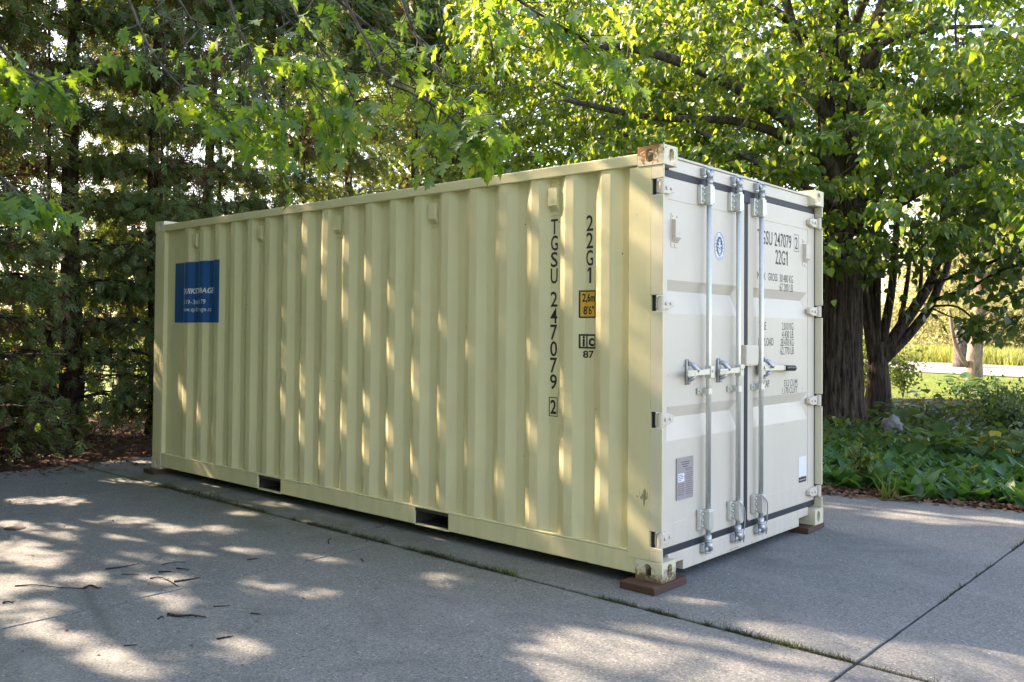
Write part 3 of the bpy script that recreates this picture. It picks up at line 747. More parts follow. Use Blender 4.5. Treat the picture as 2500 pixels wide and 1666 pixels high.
for i, c in enumerate('247079'): char(d, c, -.832-.028, -.832+.028, 1.735-i*.1085-.1, 1.735-i*.1085)
d.build('serial_number', M['black'], box, on_side(.0014), CUTS); d = Decal()
d.text('2', -.832-.024, -.832+.024, .932, 1.025, .02); d.frame(-.832-.034, -.832+.034, .916, 1.042, .005)
d.build('check_digit', M['black'], box, on_side(.0014), CUTS); d = Decal()
for i, c in enumerate('22G1'): char(d, c, -.553-.026, -.553+.026, 2.216-i*.111-.101, 2.216-i*.111)
d.build('size_code', M['black'], box, on_side(.0014), CUTS); d = Decal()
d.frame(-.620, -.500, 1.366, 1.458, .011); d.rect(-.5745, -.5645, 1.377, 1.447); d.text('i', -.598, -.584, 1.379, 1.446, .03); d.text('c', -.556, -.514, 1.381, 1.434, .03)
d.text('87', -.596, -.516, 1.306, 1.354, .02)
d.build('code_mark', M['black'], box, on_side(.0014), CUTS)
st = Decal(); st.rect(-.618, -.502, 1.563, 1.735); so_ = st.build('height_sticker', M['yellow'], box, on_side(.0012), CUTS)
st = Decal(); st.frame(-.620, -.500, 1.561, 1.737, .009); st.text('2,6m', -.602, -.509, 1.655, 1.717, .02); st.text("8'6\"", -.594, -.516, 1.582, 1.638, .02)
st.build('height_print', M['black'], so_, on_side(.0022), CUTS)
sg = Decal(); sg.rect(-5.706, -4.820, 1.527, 2.137); sgo = sg.build('blue_sign', M['blue'], box, on_side(.0014), CUTS)
for t_, a_, b_, c_, e_, bo, sh, nm in (('QUIKSTORAGE', -5.502, -4.978, 1.806, 1.872, .02, .2, 'company_name'), ('519-366-5179', -5.462, -5.079, 1.712, 1.757, .0, 0, 'phone_number'), ('www.quikstorage.ca', -5.500, -5.005, 1.625, 1.683, .0, 0, 'web_address')):
    sg = Decal(); sg.text(t_, a_, b_, c_, e_, bo, sh); sg.build(nm, M['white'], sgo, on_side(.0026), CUTS)
# on the doors, u = x
def on_door(off): return lambda u, v: (u, .065-off, v)
def door_text(name, *items):
    d = Decal()
    for it in items:
        if it[0] == 'frame': d.frame(*it[1:])
        elif it[0] == 'one': char(d, '1', *it[1:])
        else: d.text(*it)
    d.build(name, M['black'], DR, on_door(.0012))
door_text('owner_number', ('TGSU 247079', 1.40, 1.978, 2.113, 2.214, .004), ('2', 2.047, 2.095, 2.118, 2.210, .004), ('frame', 2.028, 2.114, 2.098, 2.230, .0035))
door_text('size_code', ('22G', 1.698, 1.868, 1.982, 2.090, .004), ('one', 1.878, 1.918, 1.982, 2.090))
B_ = -.006
door_text('gross_weight_caption', ('MAX', 1.40, 1.530, 1.857, 1.912, B_), ('GROSS', 1.575, 1.735, 1.857, 1.912, B_))
door_text('gross_weight', ('30.480 KG', 1.772, 2.010, 1.855, 1.912, B_), ('67.200 LB', 1.772, 2.008, 1.788, 1.846, B_))
door_text('tare_caption', ('TARE', 1.420, 1.545, 1.500, 1.556, B_))
door_text('tare_weight', ('2.010 KG', 1.815, 2.018, 1.500, 1.556, B_), ('4.430 LB', 1.815, 2.018, 1.440, 1.495, B_))
door_text('payload', ('PAYLOAD', 1.420, 1.667, 1.385, 1.442, B_), ('28.470 KG', 1.788, 2.024, 1.380, 1.436, B_), ('62.770 LB', 1.788, 2.026, 1.318, 1.374, B_))
door_text('cubic_capacity', ('CU. CAP.', 1.405, 1.607, 1.088, 1.138, B_), ('33.2 CU.M.', 1.852, 2.104, 1.080, 1.130, B_), ('1.170 CU.FT.', 1.820, 2.104, 1.026, 1.074, B_))
# inspection seal
c0, v0 = .828, 2.048
sl_ = Decal(); sl_.ellipse(c0, v0, .074, .098); seal = sl_.build('inspection_seal', M['white'], DL, on_door(.001))
sl_ = Decal()
for a, b, a2, b2 in ((.070, .094, .066, .090),):
    t = np.linspace(0, 2*math.pi, 49)
    for i in range(48): sl_.poly([(c0+a*math.cos(t[i]), v0+b*math.sin(t[i])), (c0+a*math.cos(t[i+1]), v0+b*math.sin(t[i+1])), (c0+a2*math.cos(t[i+1]), v0+b2*math.sin(t[i+1])), (c0+a2*math.cos(t[i]), v0+b2*math.sin(t[i]))])
sl_.ellipse(c0, v0, .044, .064)
def arc_text(d, s, cu, cv, a, b, t0, t1, h, inward=False):
    for i, c in enumerate(s):
        if c == ' ': continue
        th = math.radians(t0+(t1-t0)*i/(len(s)-1)); v, f = text2d(c, .02)
        lo, hi = v.min(0), v.max(0); q = (v-(lo+hi)/2)/(hi[1]-lo[1])*h
        n = np.array([math.cos(th)*b, math.sin(th)*a]); n /= np.linalg.norm(n)
        if inward: n = -n
        r_ = np.array([n[1], -n[0]]); p = np.array([cu+a*math.cos(th), cv+b*math.sin(th)])
        q = p+q[:, :1]*r_+q[:, 1:]*n
        vs = [d.bm.verts.new((x, y, 0)) for x, y in q]
        for pl in f: d.bm.faces.new([vs[k] for k in pl])
arc_text(sl_, 'BUREAU VERITAS', c0, v0, .0555, .0775, 205, -25, .013); arc_text(sl_, '1828', c0, v0, .0555, .0775, 250, 290, .013, True)
sl_.build('seal_print', M['navy'], seal, on_door(.0018))
sl_ = Decal()                                             # small white emblem: a robed figure beside a tiller
sl_.ellipse(c0+.002, v0+.040, .007, .009, 14); sl_.poly([(c0-.010, v0+.028), (c0+.012, v0+.030), (c0+.010, v0-.012), (c0-.004, v0-.014)])
sl_.poly([(c0-.026, v0+.036), (c0-.020, v0+.034), (c0-.010, v0+.016), (c0-.014, v0+.012)]); sl_.poly([(c0-.030, v0+.002), (c0-.008, v0+.004), (c0-.008, v0-.004), (c0-.030, v0-.004)])
sl_.poly([(c0+.012, v0+.006), (c0+.030, v0+.010), (c0+.030, v0+.002), (c0+.012, v0-.002)]); sl_.poly([(c0-.022, v0-.010), (c0-.012, v0-.010), (c0-.014, v0-.038), (c0-.020, v0-.038)])
sl_.poly([(c0+.014, v0-.008), (c0+.022, v0-.008), (c0+.020, v0-.038), (c0+.012, v0-.038)]); sl_.poly([(c0-.004, v0-.018), (c0+.006, v0-.018), (c0+.016, v0-.046), (c0-.012, v0-.046)]); sl_.rect(c0-.014, c0+.014, v0-.056, v0-.050)
sl_.build('seal_emblem', M['white'], seal, on_door(.0026))
# safety plate with its sticker
pl = MB().box(.272, .478, .061, .0655, .443, .700).build('safety_plate', M['plate'], box); pl.location.y = -.0035
dp = lambda off: (lambda u, v: (u, .0575-off, v))
d = Decal(); rr = random.Random(3)
for k in range(3): w_ = (.10, .09, .06)[k]; d.rect(.375-w_/2, .375+w_/2, .668-k*.014, .675-k*.014)
for k in range(2): d.rect(.375, .455, .628-k*.010, .632-k*.010)
for k in range(11):
    zz = .600-k*.013
    for a, b in ((.285, .365), (.385, .465)):
        if a < .3 and .545 < zz < .615: continue
        u = a
        while u < b-.01:
            n = .006+.014*rr.random(); d.rect(u, min(b, u+n), zz, zz+.0045); u += n+.004
d.build('plate_print', M['greyprint'], pl, lambda u, v: (u, .0605, v))
d = Decal(); d.rect(.284, .362, .552, .604); d.build('plate_sticker', M['white'], pl, lambda u, v: (u, .0602, v))
d = Decal()
for k in range(4): d.rect(.289, .289+(.05, .066, .058, .035)[k], .592-k*.0105, .5955-k*.0105)
d.build('plate_sticker_print', M['navy'], pl, lambda u, v: (u, .0594, v))
mb = MB()
for u in (.279, .375, .471):
    for v in (.450, .693): mb.tube([(u, .061, v), (u, .0585, v)], .0035, 8)
mb.build('rivets', M['zinc'], pl)
# white label on the right door
d = Decal(); d.rect(2.126, 2.264, .376, .531); lb = d.build('door_label', M['white'], DR, on_door(.001))
d = Decal(); d.rect(2.124, 2.265, .336, .3755); d.poly([(2.176, .3758), (2.196, .3758), (2.186, .386)]); d.build('label_band', M['black'], lb, on_door(.0014))
d = Decal()
for u, n in ((2.136, .02), (2.160, .03), (2.194, .024), (2.222, .030)): d.rect(u, u+n, .352, .3565)
d.build('label_print', M['white'], lb, on_door(.002))

# ------------------------------------------------------------------ wooden blocks
def block(x, y, sx, sy, rz, label, h=.0435, loc_top=GZ):
    o = MB().box(-sx/2, sx/2, -sy/2, sy/2, 0.0, h).build('wooden_block', M['wood']); o.location = (x, y, .001); o.rotation_euler = (0, 0, rz)
    bevel(o, .004); tag(o, label, 'wood block', 'wood blocks carrying the container'); return o
block(.075, .10, .375, .235, .0, 'dark brown wooden block under the grimy corner casting nearest the camera')
block(2.30, .10, .36, .20, .05, 'brown wooden block under the right door corner beside the plant bed')
block(.06, 5.96, .30, .20, .0, 'small pale brown wooden block under the far left corner beyond the blue sign')

# ------------------------------------------------------------------ trees
def smooth_path(pts, n):
    pts = np.asarray(pts, float)
    if len(pts) < 3: return [pts[0]+(pts[-1]-pts[0])*t for t in np.linspace(0, 1, n)]
    P_ = np.vstack([2*pts[0]-pts[1], pts, 2*pts[-1]-pts[-2]]); m = len(pts)-1; out = []
    for t in np.linspace(0, m-1e-6, n):
        i = int(t); u = t-i; a, b, c, d = P_[i:i+4]
        out.append(.5*((2*b)+(-a+c)*u+(2*a-5*b+4*c-d)*u*u+(-a+3*b-3*c+d)*u**3))
    return out
def limb(mb, pts, r0, r1, n=12, seg=8, wob=.0, jit=0.0):
    p = smooth_path(pts, n)
    if jit: p = [p[0]]+[q+rng.normal(size=3)*jit for q in p[1:-1]]+[p[-1]]
    mb.tube(p, [r0+(r1-r0)*t for t in np.linspace(0, 1, n)], seg, True, wob); return p
def big_trunk(pts, rads, n=70, seg=72, amp=.05, freq=15):
    """trunk with ridged bark modelled in the round"""
    p = np.array(smooth_path(pts, n)); rs = np.interp(np.linspace(0, 1, n), np.linspace(0, 1, len(rads)), rads); vs = []; fs = []
    for i in range(n):
        for k in range(seg):
            th = 2*math.pi*k/seg
            q = Vector((math.cos(th)*freq*.35, math.sin(th)*freq*.35, p[i][2]*.9))
            rg = 1-abs(mnoise.noise(q))*2.2; rg2 = 1-abs(mnoise.noise(q*2.3+Vector((5, 5, 5))))*2
            flare = 1+.32*math.exp(-max(0, p[i][2])*3.2)*(1+.35*math.sin(th*4+.7))
            r = rs[i]*flare*(1+amp*rg+amp*.5*rg2); vs.append((p[i][0]+r*math.cos(th), p[i][1]+r*math.sin(th), p[i][2]))
    for i in range(n-1):
        for k in range(seg): fs.append((i*seg+k, i*seg+(k+1) % seg, (i+1)*seg+(k+1) % seg, (i+1)*seg+k))
    mb = MB(); mb.add(vs, fs); return mb
def curled(tpl, bend, twist, cup):
    v = tpl[0].copy(); y = np.maximum(v[:, 1], 0); v[:, 2] += bend*y**2.2+twist*v[:, 0]*y+cup*np.abs(v[:, 0])**1.3; v[:, 0] *= 1-.25*abs(cup); return v, tpl[1]
def build_leaves(parent, tpl, mat, pos, R, s, n_single=0, score=None, name='leaf', mass='foliage', simple=None):
    """the n_single best-showing leaves as objects of their own sharing one mesh, the rest as one mesh"""
    idx = np.arange(len(pos)); single = np.array([], int)
    if n_single and score is not None:
        single = np.argsort(-score)[:n_single]; single = single[score[single] > 0]
        mes = []
        for b_ in ((0, 0, 0), (-.22, .18, .25), (.12, -.25, .1), (-.38, .05, .45), (-.1, .35, -.15)):
            me = npmesh(name, *curled(tpl, *b_)); me.materials.append(mat); mes.append(me)
        for i in single:
            o = bpy.data.objects.new(name, mes[int(i) % 5]); COL.objects.link(o); o.parent = parent
            m = np.eye(4); m[:3, :3] = R[i]*s[i]; m[:3, 3] = pos[i]-np.array(parent.location)
            o.matrix_local = Matrix(m.tolist())
    rest = np.setdiff1d(idx, single)
    if len(rest):
        tp = simple or tpl; Vs, Fs, off_ = [], [], 0
        for j, b_ in enumerate(((0, 0, 0), (-.25, .2, .3), (.1, -.25, .15), (-.4, .05, .5))):
            r_ = rest[rest % 4 == j]; v_, f_ = curled(tp, *b_); V, F = scatter(v_, f_, pos[r_]-np.array(parent.location), R[r_], s[r_]); Vs.append(V); Fs.append(F+off_); off_ += len(V)
        V, F = np.concatenate(Vs), np.concatenate(Fs)
        o = link(mass, npmesh(mass, V, F), parent, mat); o['kind'] = 'stuff'
def score_view(pos, s, zmax=1e9):
    x, y, z = view(pos); inside = (z > .5) & (x > 5) & (x < 2348) & (y > 5) & (y < 1560)
    return np.where(inside, s/np.maximum(z, .5), 0)
def local(mb, parent):
    off = np.array(parent.location); mb.v = [tuple(np.array(v)-off) for v in mb.v]; return mb

# ---- cedars in a row behind the container
def cedar(x, y, h, label, seed, dens=1.0, lean=0.0, base_gap=.6, rad=1.6, trunk_r=.13, detail=1.0, bigger=1.0):
    global rng
    rng = np.random.default_rng(seed); rnd = random.Random(seed)
    root = empty('cedar_tree', (x, y, -.03)); tag(root, label, 'cedar tree', 'cedars in a row behind the container')
    tb = MB(); top = np.array([x+lean, y, h])
    tp = limb(tb, [(x, y, -.05), (x+.05, y, .8), (x+lean*.3+rnd.uniform(-.1, .1), y+.05, h*.35), (x+lean*.7, y, h*.7), top], trunk_r*1.25, .02, 22, 14, .12)
    for k in range(1):                                        # secondary leaders
        a = rnd.uniform(0, 6.28); b = np.array(tp[2+k]); e = b+np.array([math.cos(a)*.5, math.sin(a)*.5, h*.55])
        limb(tb, [b, b+np.array([math.cos(a)*.35, math.sin(a)*.35, .6]), e], trunk_r*.5, .015, 10, 8, .1)
    local(tb, root).build('trunk', M['bark_red'], root, True)
    br = MB(); P_, A_, Nn, S_, dead = [], [], [], [], []
    nb = int(h*21*dens)
    for i in range(nb):
        z = base_gap+(h-base_gap-.1)*((i+rnd.random())/nb); fr = z/h
        R_ = rad*(1-.72*fr**1.4)*(.65+.5*rnd.random())
        if fr < .1: R_ *= .75
        a = i*2.399+rnd.uniform(-.5, .5); p0 = np.array(tp[min(21, int(fr*21))]); dr = np.array([math.cos(a), math.sin(a), 0])
        sag = .28 if fr < .5 else .05
        p1 = p0+dr*R_*.5+np.array([0, 0, .10]); p2 = p0+dr*R_+np.array([0, 0, .12-sag*rnd.random()*1.3])
        bp = limb(br, [p0, p1, p2], .016*(1-.5*fr)+.004, .004, 6, 4)
        for s_ in range(3):                                                         # bare side twigs
            j = rnd.randint(1, 4); e = bp[j]+dr*.25+np.array([rnd.uniform(-.35, .35), rnd.uniform(-.35, .35), rnd.uniform(-.3, .1)]); br.tube([bp[j], (bp[j]+e)/2+np.array([0, 0, .04]), e], [.006, .005, .003], 3, False)
        hi = z > 7.7; ns = int(66*R_*detail*rnd.uniform(.55, 1.3)*(.75 if hi else 1))
        isdead = rnd.random() < .08
        if rnd.random() < .07: continue                                             # bare twigs
        t = .22+.8*rng.random(ns)**.75; t = np.minimum(t, 1.02)
        q = p0[None]*((1-t)**2)[:, None]+2*(t*(1-t))[:, None]*p1[None]+(t*t)[:, None]*p2[None]
        q = q+rng.normal(size=(ns, 3))*np.array([.16, .16, .10])*(.5+t)[:, None]
        ax = dr[None]*.55+np.array([0, 0, -.75])+rng.normal(size=(ns, 3))*.45
        P_.append(q); A_.append(ax); Nn.append(rng.normal(size=(ns, 3))+np.array([math.sin(a), -math.cos(a), .2])*.6); S_.append((.12+.14*rng.random(ns))*(2.3 if hi else 1)*bigger)
        dead.append(np.full(ns, isdead) | (rng.random(ns) < .22*(t < .5)))
    P_, A_, Nn, S_, dead = map(np.concatenate, (P_, A_, Nn, S_, dead))
    nz = np.array([mnoise.noise(Vector(p*np.array([1.25, 1.25, 1.0])))+.55*mnoise.noise(Vector(p*3.1)) for p in P_])       # clumps and holes
    k = (nz > np.interp(P_[:, 2], (1.3, 2.2, 3.8, 4.8), (.02, -.42, -.62, -.85))+.10*rng.normal(size=len(nz))) | (P_[:, 2] > 7.6) | (bigger > 1); P_, A_, Nn, S_, dead = P_[k], A_[k], Nn[k], S_[k], dead[k]
    k = prune(P_+A_/np.linalg.norm(A_, axis=1, keepdims=True)*(S_*.5)[:, None], S_*.42); P_, A_, Nn, S_, dead = P_[k], A_[k], Nn[k], S_[k], dead[k]
    R_ = frames(A_, Nn)
    local(br, root).build('branches', M['twig'], root)['kind'] = 'stuff'
    off = np.array(root.location)
    for sel, mat, nm in ((~dead, M['cedar'], 'foliage'), (dead, M['cedar_dead'], 'dead_foliage')):
        if sel.sum():
            lo = sel & (P_[:, 2] < 7.5) & (bigger == 1); hi_ = sel & ~lo; a_ = scatter(SPRAY[0], SPRAY[1], P_[lo]-off, R_[lo], S_[lo]); b_ = scatter(SPRAY_S[0], SPRAY_S[1], P_[hi_]-off, R_[hi_], S_[hi_])
            V, F = np.concatenate([a_[0], b_[0]]), np.concatenate([a_[1], b_[1]+len(a_[0])]); o = link(nm, npmesh(nm, V, F), root, mat); o['kind'] = 'stuff'
    return root
cedar(.85, 10.1, 10.2, 'cedar with a thick dark trunk standing clear in the gap left of the container', 11, 1.0, .0, 1.7, 1.6, .17)
cedar(-.85, 8.9, 10.0, 'cedar at the left edge of the photo with green sprays hanging almost to the mulch', 12, 1.1, .1, 1.0, 1.4, .12)
cedar(1.85, 9.5, 10.0, 'cedar directly beside the far corner of the container with low drooping sprays', 13, 1.0, .0, 1.3, 1.4, .11)
cedar(.2, 11.9, 10.4, 'cedar set back between the thick trunked cedar and the one at the left edge', 18, 1.05, -.1, 1.9, 1.6, .10)
_c = P(275, 900, 15.4); cedar(float(_c[0]), float(_c[1]), 9.6, 'cedar of the second row, filling the gap left of the far container corner', 26, .8, 0, 2.6, 1.6, .08)
cedar(3.3, 10.4, 9.2, 'cedar rising behind the blue sign end of the container roof', 14, 1.0, .1, 2.1, 1.7, .12)
cedar(4.9, 10.6, 9.2, 'cedar rising behind the roof just right of the blue sign end, second along the roof', 15, 1.0, -.1, 2.1, 1.7, .12)
cedar(6.6, 10.8, 9.2, 'cedar behind the middle of the container roof, partly hidden by maple leaves', 16, 1.0, .1, 2.1, 1.7, .12)
cedar(8.6, 11.0, 9.2, 'cedar behind the container roof between the maple boughs and the big linden', 17, .9, 0, 2.1, 1.7, .12)
cedar(-1.6, 10.6, 10.4, 'added cedar of the second row at the left edge of the photo, behind the hanging sprays', 24, .9, 0, 1.9, 1.6, .10)  # added to stop sun leaking onto the ribbed side
cedar(-3.3, 11.0, 10.6, 'added cedar of the second row just outside the photo on the left', 25, .8, 0, .6, 1.7, .12, .9, 1.7)  # out of view, added to block more sun from the ribbed side
cedar(-2.5, 9.2, 10.6, 'cedar just outside the photo left of the leftmost visible cedar', 21, .9, .1, .5, 1.6, .12, .9, 1.7)
cedar(-4.4, 9.4, 10.4, 'cedar outside the photo behind the maple trunk', 22, .8, 0, .6, 1.7, .12, .9, 1.7)
cedar(-6.4, 9.2, 10.2, 'cedar at the far left end of the row outside the photo', 23, .8, 0, .6, 1.7, .12, .9, 1.7)
rng = np.random.default_rng(5); random.seed(5)

# ---- maple: trunk outside the frame on the left, boughs hanging in front of the container
maple = empty('maple_tree', (-6.6, 7.7, -.03))
tag(maple, 'maple with deeply cut green and sunlit yellow leaves hanging over the container from above', 'maple tree')
mb = MB(); limb(mb, [(-6.6, 7.7, -.1), (-6.5, 7.6, 2), (-6.2, 7.2, 4.2), (-5.8, 6.6, 6.2)], .34, .2, 16, 18, .06)
hub = np.array([-6.2, 7.2, 4.3])
local(mb, maple).build('trunk', M['bark_grey'], maple, True)
bm_ = MB(); LP, LA, LN_, LS = [], [], [], []
def maple_sprig(p, dr, ln, nleaf, s0=.07, s1=.112):
    """a side twig with leaves that hang from it"""
    e = p+dr*ln+np.array([0, 0, -.12*ln]); bm_.tube(smooth_path([p, (p+e)/2+rng.normal(size=3)*.02*ln, e], 4), [.0045, .004, .003, .002], 4)
    for k in range(nleaf):
        t = .15+.85*rng.random(); q = p+(e-p)*t; out = rng.normal(size=3)*np.array([1, 1, .4])+dr*.5; out /= np.linalg.norm(out)
        a = out*.75+np.array([0, 0, -.62-.5*rng.random()]); q2 = q+out*rng.uniform(.02, .07)+np.array([0, 0, -.01])
        LP.append(q2); LA.append(a); nn = np.array([0, 0, 1.0])*.8+out*.7+rng.normal(size=3)*.5; LN_.append(nn); LS.append(s0+(s1-s0)*rng.random())
def maple_bough(pp, r0=.012, sprigs=9, nleaf=6, t0=.2, start=None, ln=.30, s0=.07, s1=.112):
    pts = [P(*q) for q in pp]
    if start is not None: pts = [start]+pts
    pa = limb(bm_, pts, r0, .003, 18, 6); sprigs = int(sprigs*1.4)
    for k in range(sprigs):
        t = t0+(1-t0)*(k+rng.random())/sprigs; i = min(16, int(t*17)); p = pa[i]+(pa[i+1]-pa[i])*(t*17-i); d = pa[i+1]-pa[i]; d /= np.linalg.norm(d)+1e-9
        dr = d*.6+rng.normal(size=3)*np.array([.6, .6, .35]); dr /= np.linalg.norm(dr)
        maple_sprig(p, dr, ln*(.6+.8*rng.random()), nleaf, s0, s1)
    maple_sprig(pa[-1], d, ln*.6, nleaf, s0, s1)
main1 = limb(bm_, [hub, (-4.6, 5.6, 5.6), (-2.8, 3.6, 5.6), (-1.4, 2.0, 5.1), (-.4, .9, 4.6)], .11, .03, 20, 10)
main2 = limb(bm_, [hub, (-5.2, 4.6, 5.4), (-4.2, 2.0, 5.0), (-3.4, .6, 4.4)], .09, .025, 16, 10)
main3 = limb(bm_, [hub, (-4.4, 6.6, 6.0), (-2.0, 5.4, 6.2), (.4, 4.4, 5.8), (2.0, 3.6, 5.2)], .10, .025, 20, 10)
limb(bm_, [(-5.8, 6.6, 6.2), (-5.2, 6.0, 8), (-4.6, 5.2, 10)], .18, .04, 10, 10)
A = [
 ([(262, -60, 5.0), (295, 0, 5.0), (338, 100, 4.9), (400, 185, 4.8), (470, 240, 4.7), (540, 262, 4.65)], dict(sprigs=12, nleaf=6, t0=.28)),
 ([(510, -70, 5.2), (545, 60, 5.1), (590, 125, 5.0), (680, 165, 4.9), (765, 225, 4.8)], dict(sprigs=13, nleaf=7, t0=.25)),
 ([(590, 125, 5.0), (605, 200, 4.9), (625, 260, 4.8), (636, 300, 4.75)], dict(sprigs=7, nleaf=5, t0=.3)),
 ([(760, -60, 5.4), (840, 90, 5.3), (890, 170, 5.2), (1000, 225, 5.0), (1085, 285, 4.9)], dict(sprigs=15, nleaf=7, t0=.2)),
 ([(890, 190, 5.2), (960, 220, 5.05), (1040, 275, 4.95), (1080, 320, 4.9)], dict(sprigs=7, nleaf=5, t0=.4)),
 ([(905, -60, 5.3), (950, 70, 5.2), (1000, 150, 5.1), (1050, 240, 5.0)], dict(sprigs=9, nleaf=6, t0=.2)),
 ([(1120, -90, 5.0), (1180, -10, 4.9), (1270, 50, 4.85), (1360, 95, 4.8)], dict(sprigs=11, nleaf=6, t0=.2)),
 ([(1060, -70, 5.1), (1110, 0, 5.0), (1150, 30, 4.9)], dict(sprigs=5, nleaf=6, t0=.3)),
 ([(640, -60, 5.4), (700, 60, 5.3), (770, 150, 5.2), (820, 240, 5.1)], dict(sprigs=10, nleaf=7, t0=.1)),
 ([(700, -60, 5.8), (800, 20, 5.7), (900, 110, 5.6), (960, 200, 5.5)], dict(sprigs=10, nleaf=7, t0=.1)),
 ([(560, -60, 5.7), (640, 20, 5.6), (720, 110, 5.5)], dict(sprigs=8, nleaf=7, t0=.1)),
 ([(380, -50, 5.4), (430, 30, 5.3), (470, 90, 5.2)], dict(sprigs=6, nleaf=5, t0=.2)),
 ([(-90, 20, 4.3), (-10, 100, 4.25), (60, 165, 4.2), (125, 198, 4.15)], dict(sprigs=9, nleaf=5, t0=.3, ln=.13)),
 ([(-90, 330, 4.0), (-10, 400, 4.0), (50, 445, 4.0), (95, 470, 4.0)], dict(sprigs=8, nleaf=5, t0=.3, ln=.14)),
]
for pp, kw in A: maple_bough(pp, start=None, **kw)
for pp, _ in A:                                            # carry each bough back to a limb above the picture
    p0 = P(*pp[0]); c = min(list(main1)+list(main2)+list(main3), key=lambda q: np.linalg.norm(q-p0))
    if pp[0][1] < 0 or pp[0][0] < 0: limb(bm_, [c, (c+p0)/2+np.array([0, 0, .25]), p0], .022, .012, 10, 7)
LP, LA, LN_, LS = map(np.array, (LP, LA, LN_, LS))
k = prune(LP+LA/np.linalg.norm(LA, axis=1, keepdims=True)*(LS*.5)[:, None], LS*.3); LP, LA, LN_, LS = LP[k], LA[k], LN_[k], LS[k]
R_ = frames(LA, LN_)
build_leaves(maple, MAPLE, M['maple'], LP, R_, LS, 300, score_view(LP, LS))
# unseen upper crown above the frame, clumps placed to shade drive and wall
crown_c = []
while len(crown_c) < 540:
    q = np.array([rng.uniform(-4.8, .3), rng.uniform(-3.0, 6.6), 0])+SUN*rng.uniform(7.2, 13.5)
    if len(crown_c) % 5 in (0, 2): q = np.array([0, rng.uniform(-.2, 6), rng.uniform(.2, 2.6)])+SUN*rng.uniform(4.5, 11)
    if len(crown_c) > 400: q = np.array([rng.uniform(-10.5, -3.5), rng.uniform(-2.5, 9), rng.uniform(5.0, 8.5)])  # clumps added to close off sky and turn the side's light green
    x_, y_, z_ = view(q[None])
    if z_[0] > .3 and -150 < x_[0] < 2450 and y_[0] > -160: continue
    if q[2] < 4.2 or q[1] > 9.5: continue
    crown_c.append(q)
mains = np.array(list(main1)+list(main2)+list(main3)+smooth_path([(-5.8, 6.6, 6.2), (-5.2, 6.0, 8), (-4.6, 5.2, 10)], 10))
cp, ca, cn, cs = [], [], [], []
for q in crown_c:
    b = mains[np.argmin(((mains-q)**2).sum(1))]; limb(bm_, [b, (b+q)/2+np.array([0, 0, .2]), q], .007, .003, 5, 3)
    n = 62; cp.append(q+rng.normal(size=(n, 3))*np.array([.45, .45, .28])); d = rng.normal(size=(n, 3)); ca.append(d*np.array([.8, .8, .2])+np.array([0, 0, -.5])); cn.append(rng.normal(size=(n, 3))*.6+np.array([0, 0, 1])); cs.append((.10+.06*rng.random(n))*(1.75 if q[0] < -5 else 1))
cp, ca, cn, cs = map(np.concatenate, (cp, ca, cn, cs))
x_, y_, z_ = view(cp); k = prune(cp+ca/np.linalg.norm(ca, axis=1, keepdims=True)*(cs*.5)[:, None], cs*.45) & ~((z_ > .3) & (x_ > -40) & (x_ < 2390) & (y_ > -40))
V, F = scatter(MAPLE_S[0], MAPLE_S[1], cp[k]-np.array(maple.location), frames(ca[k], cn[k]), cs[k])
link('foliage', npmesh('foliage', V, F), maple, M['maple'])['kind'] = 'stuff'
local(bm_, maple).build('branches', M['bark_grey'], maple, True)

# ---- the big linden right of the container
tb_ = P(1918, 800, 14.5); LX, LY = tb_[0], tb_[1]
linden = empty('linden_tree', (LX, LY, -.03))
tag(linden, 'large linden with a thick ridged trunk and heart shaped leaves behind the container doors', 'linden tree')
tk = lambda x, y, d=14.5: P(x, y, d)
b0 = np.array([LX, LY, -.12])
mbt = big_trunk([b0, tk(1920, 760), tk(1925, 560), tk(1936, 420), tk(1925, 320), tk(1918, 160), tk(1912, -60)], [.36, .35, .335, .31, .26, .225, .19], 130, 128, .115, 19)
local(mbt, linden).build('trunk', M['bark'], linden, True)
lb_ = MB(); lims = []
def ll(pts, r0, r1, n=14, seg=10): lims.append(limb(lb_, pts, r0, r1, n, seg, .08))
ll([tk(1945, 400), tk(1975, 300, 14.3), tk(1990, 180, 14.2), tk(2020, 60, 14), tk(2060, -60, 14)], .20, .12)
ll([tk(1935, 440), tk(1891, 360, 14.1), tk(1790, 262, 13.3), tk(1650, 180, 12.4), tk(1450, 110, 11.6), tk(1250, 120, 11.2)], .135, .035, 18)
ll([tk(1925, 330), tk(1850, 160, 14.2), tk(1805, 0, 13.8), tk(1770, -120, 13.6)], .11, .05)
ll([tk(1930, 420), tk(1830, 330, 14.0), tk(1700, 280, 13.2), tk(1500, 270, 12.0), tk(1300, 230, 11)], .10, .03, 18)
ll([tk(1935, 300), tk(2010, 120, 13.6), tk(2130, 70, 12.8), tk(2280, 60, 12)], .07, .025)
ll([tk(1950, 470), tk(2030, 420, 14), tk(2130, 250, 13.6), tk(2220, 150, 13)], .09, .03)
ll([tk(1945, 520), tk(2060, 470, 13.6), tk(2180, 400, 12.8), tk(2350, 330, 12)], .10, .03)
ll([tk(1940, 600), tk(2020, 520, 14), tk(2110, 400, 14), tk(2240, 215, 14)], .07, .03)
ll([tk(1935, 480), tk(1870, 440, 13.6), tk(1750, 380, 12.2), tk(1600, 300, 11.2)], .06, .02)
ll([tk(1920, 200), tk(2000, -20, 13), tk(2150, -100, 11.5)], .08, .03); ll([tk(1915, 120), tk(1700, -20, 12.5), tk(1450, -60, 11)], .08, .03)
ll([tk(1915, 250), tk(1850, 200, 15.5), tk(1650, 60, 16.8)], .08, .03); ll([tk(1930, 350), tk(2050, 250, 16), tk(2250, 150, 17)], .08, .03)
limpts = np.array(sum([list(l)[3:] for l in lims], []))
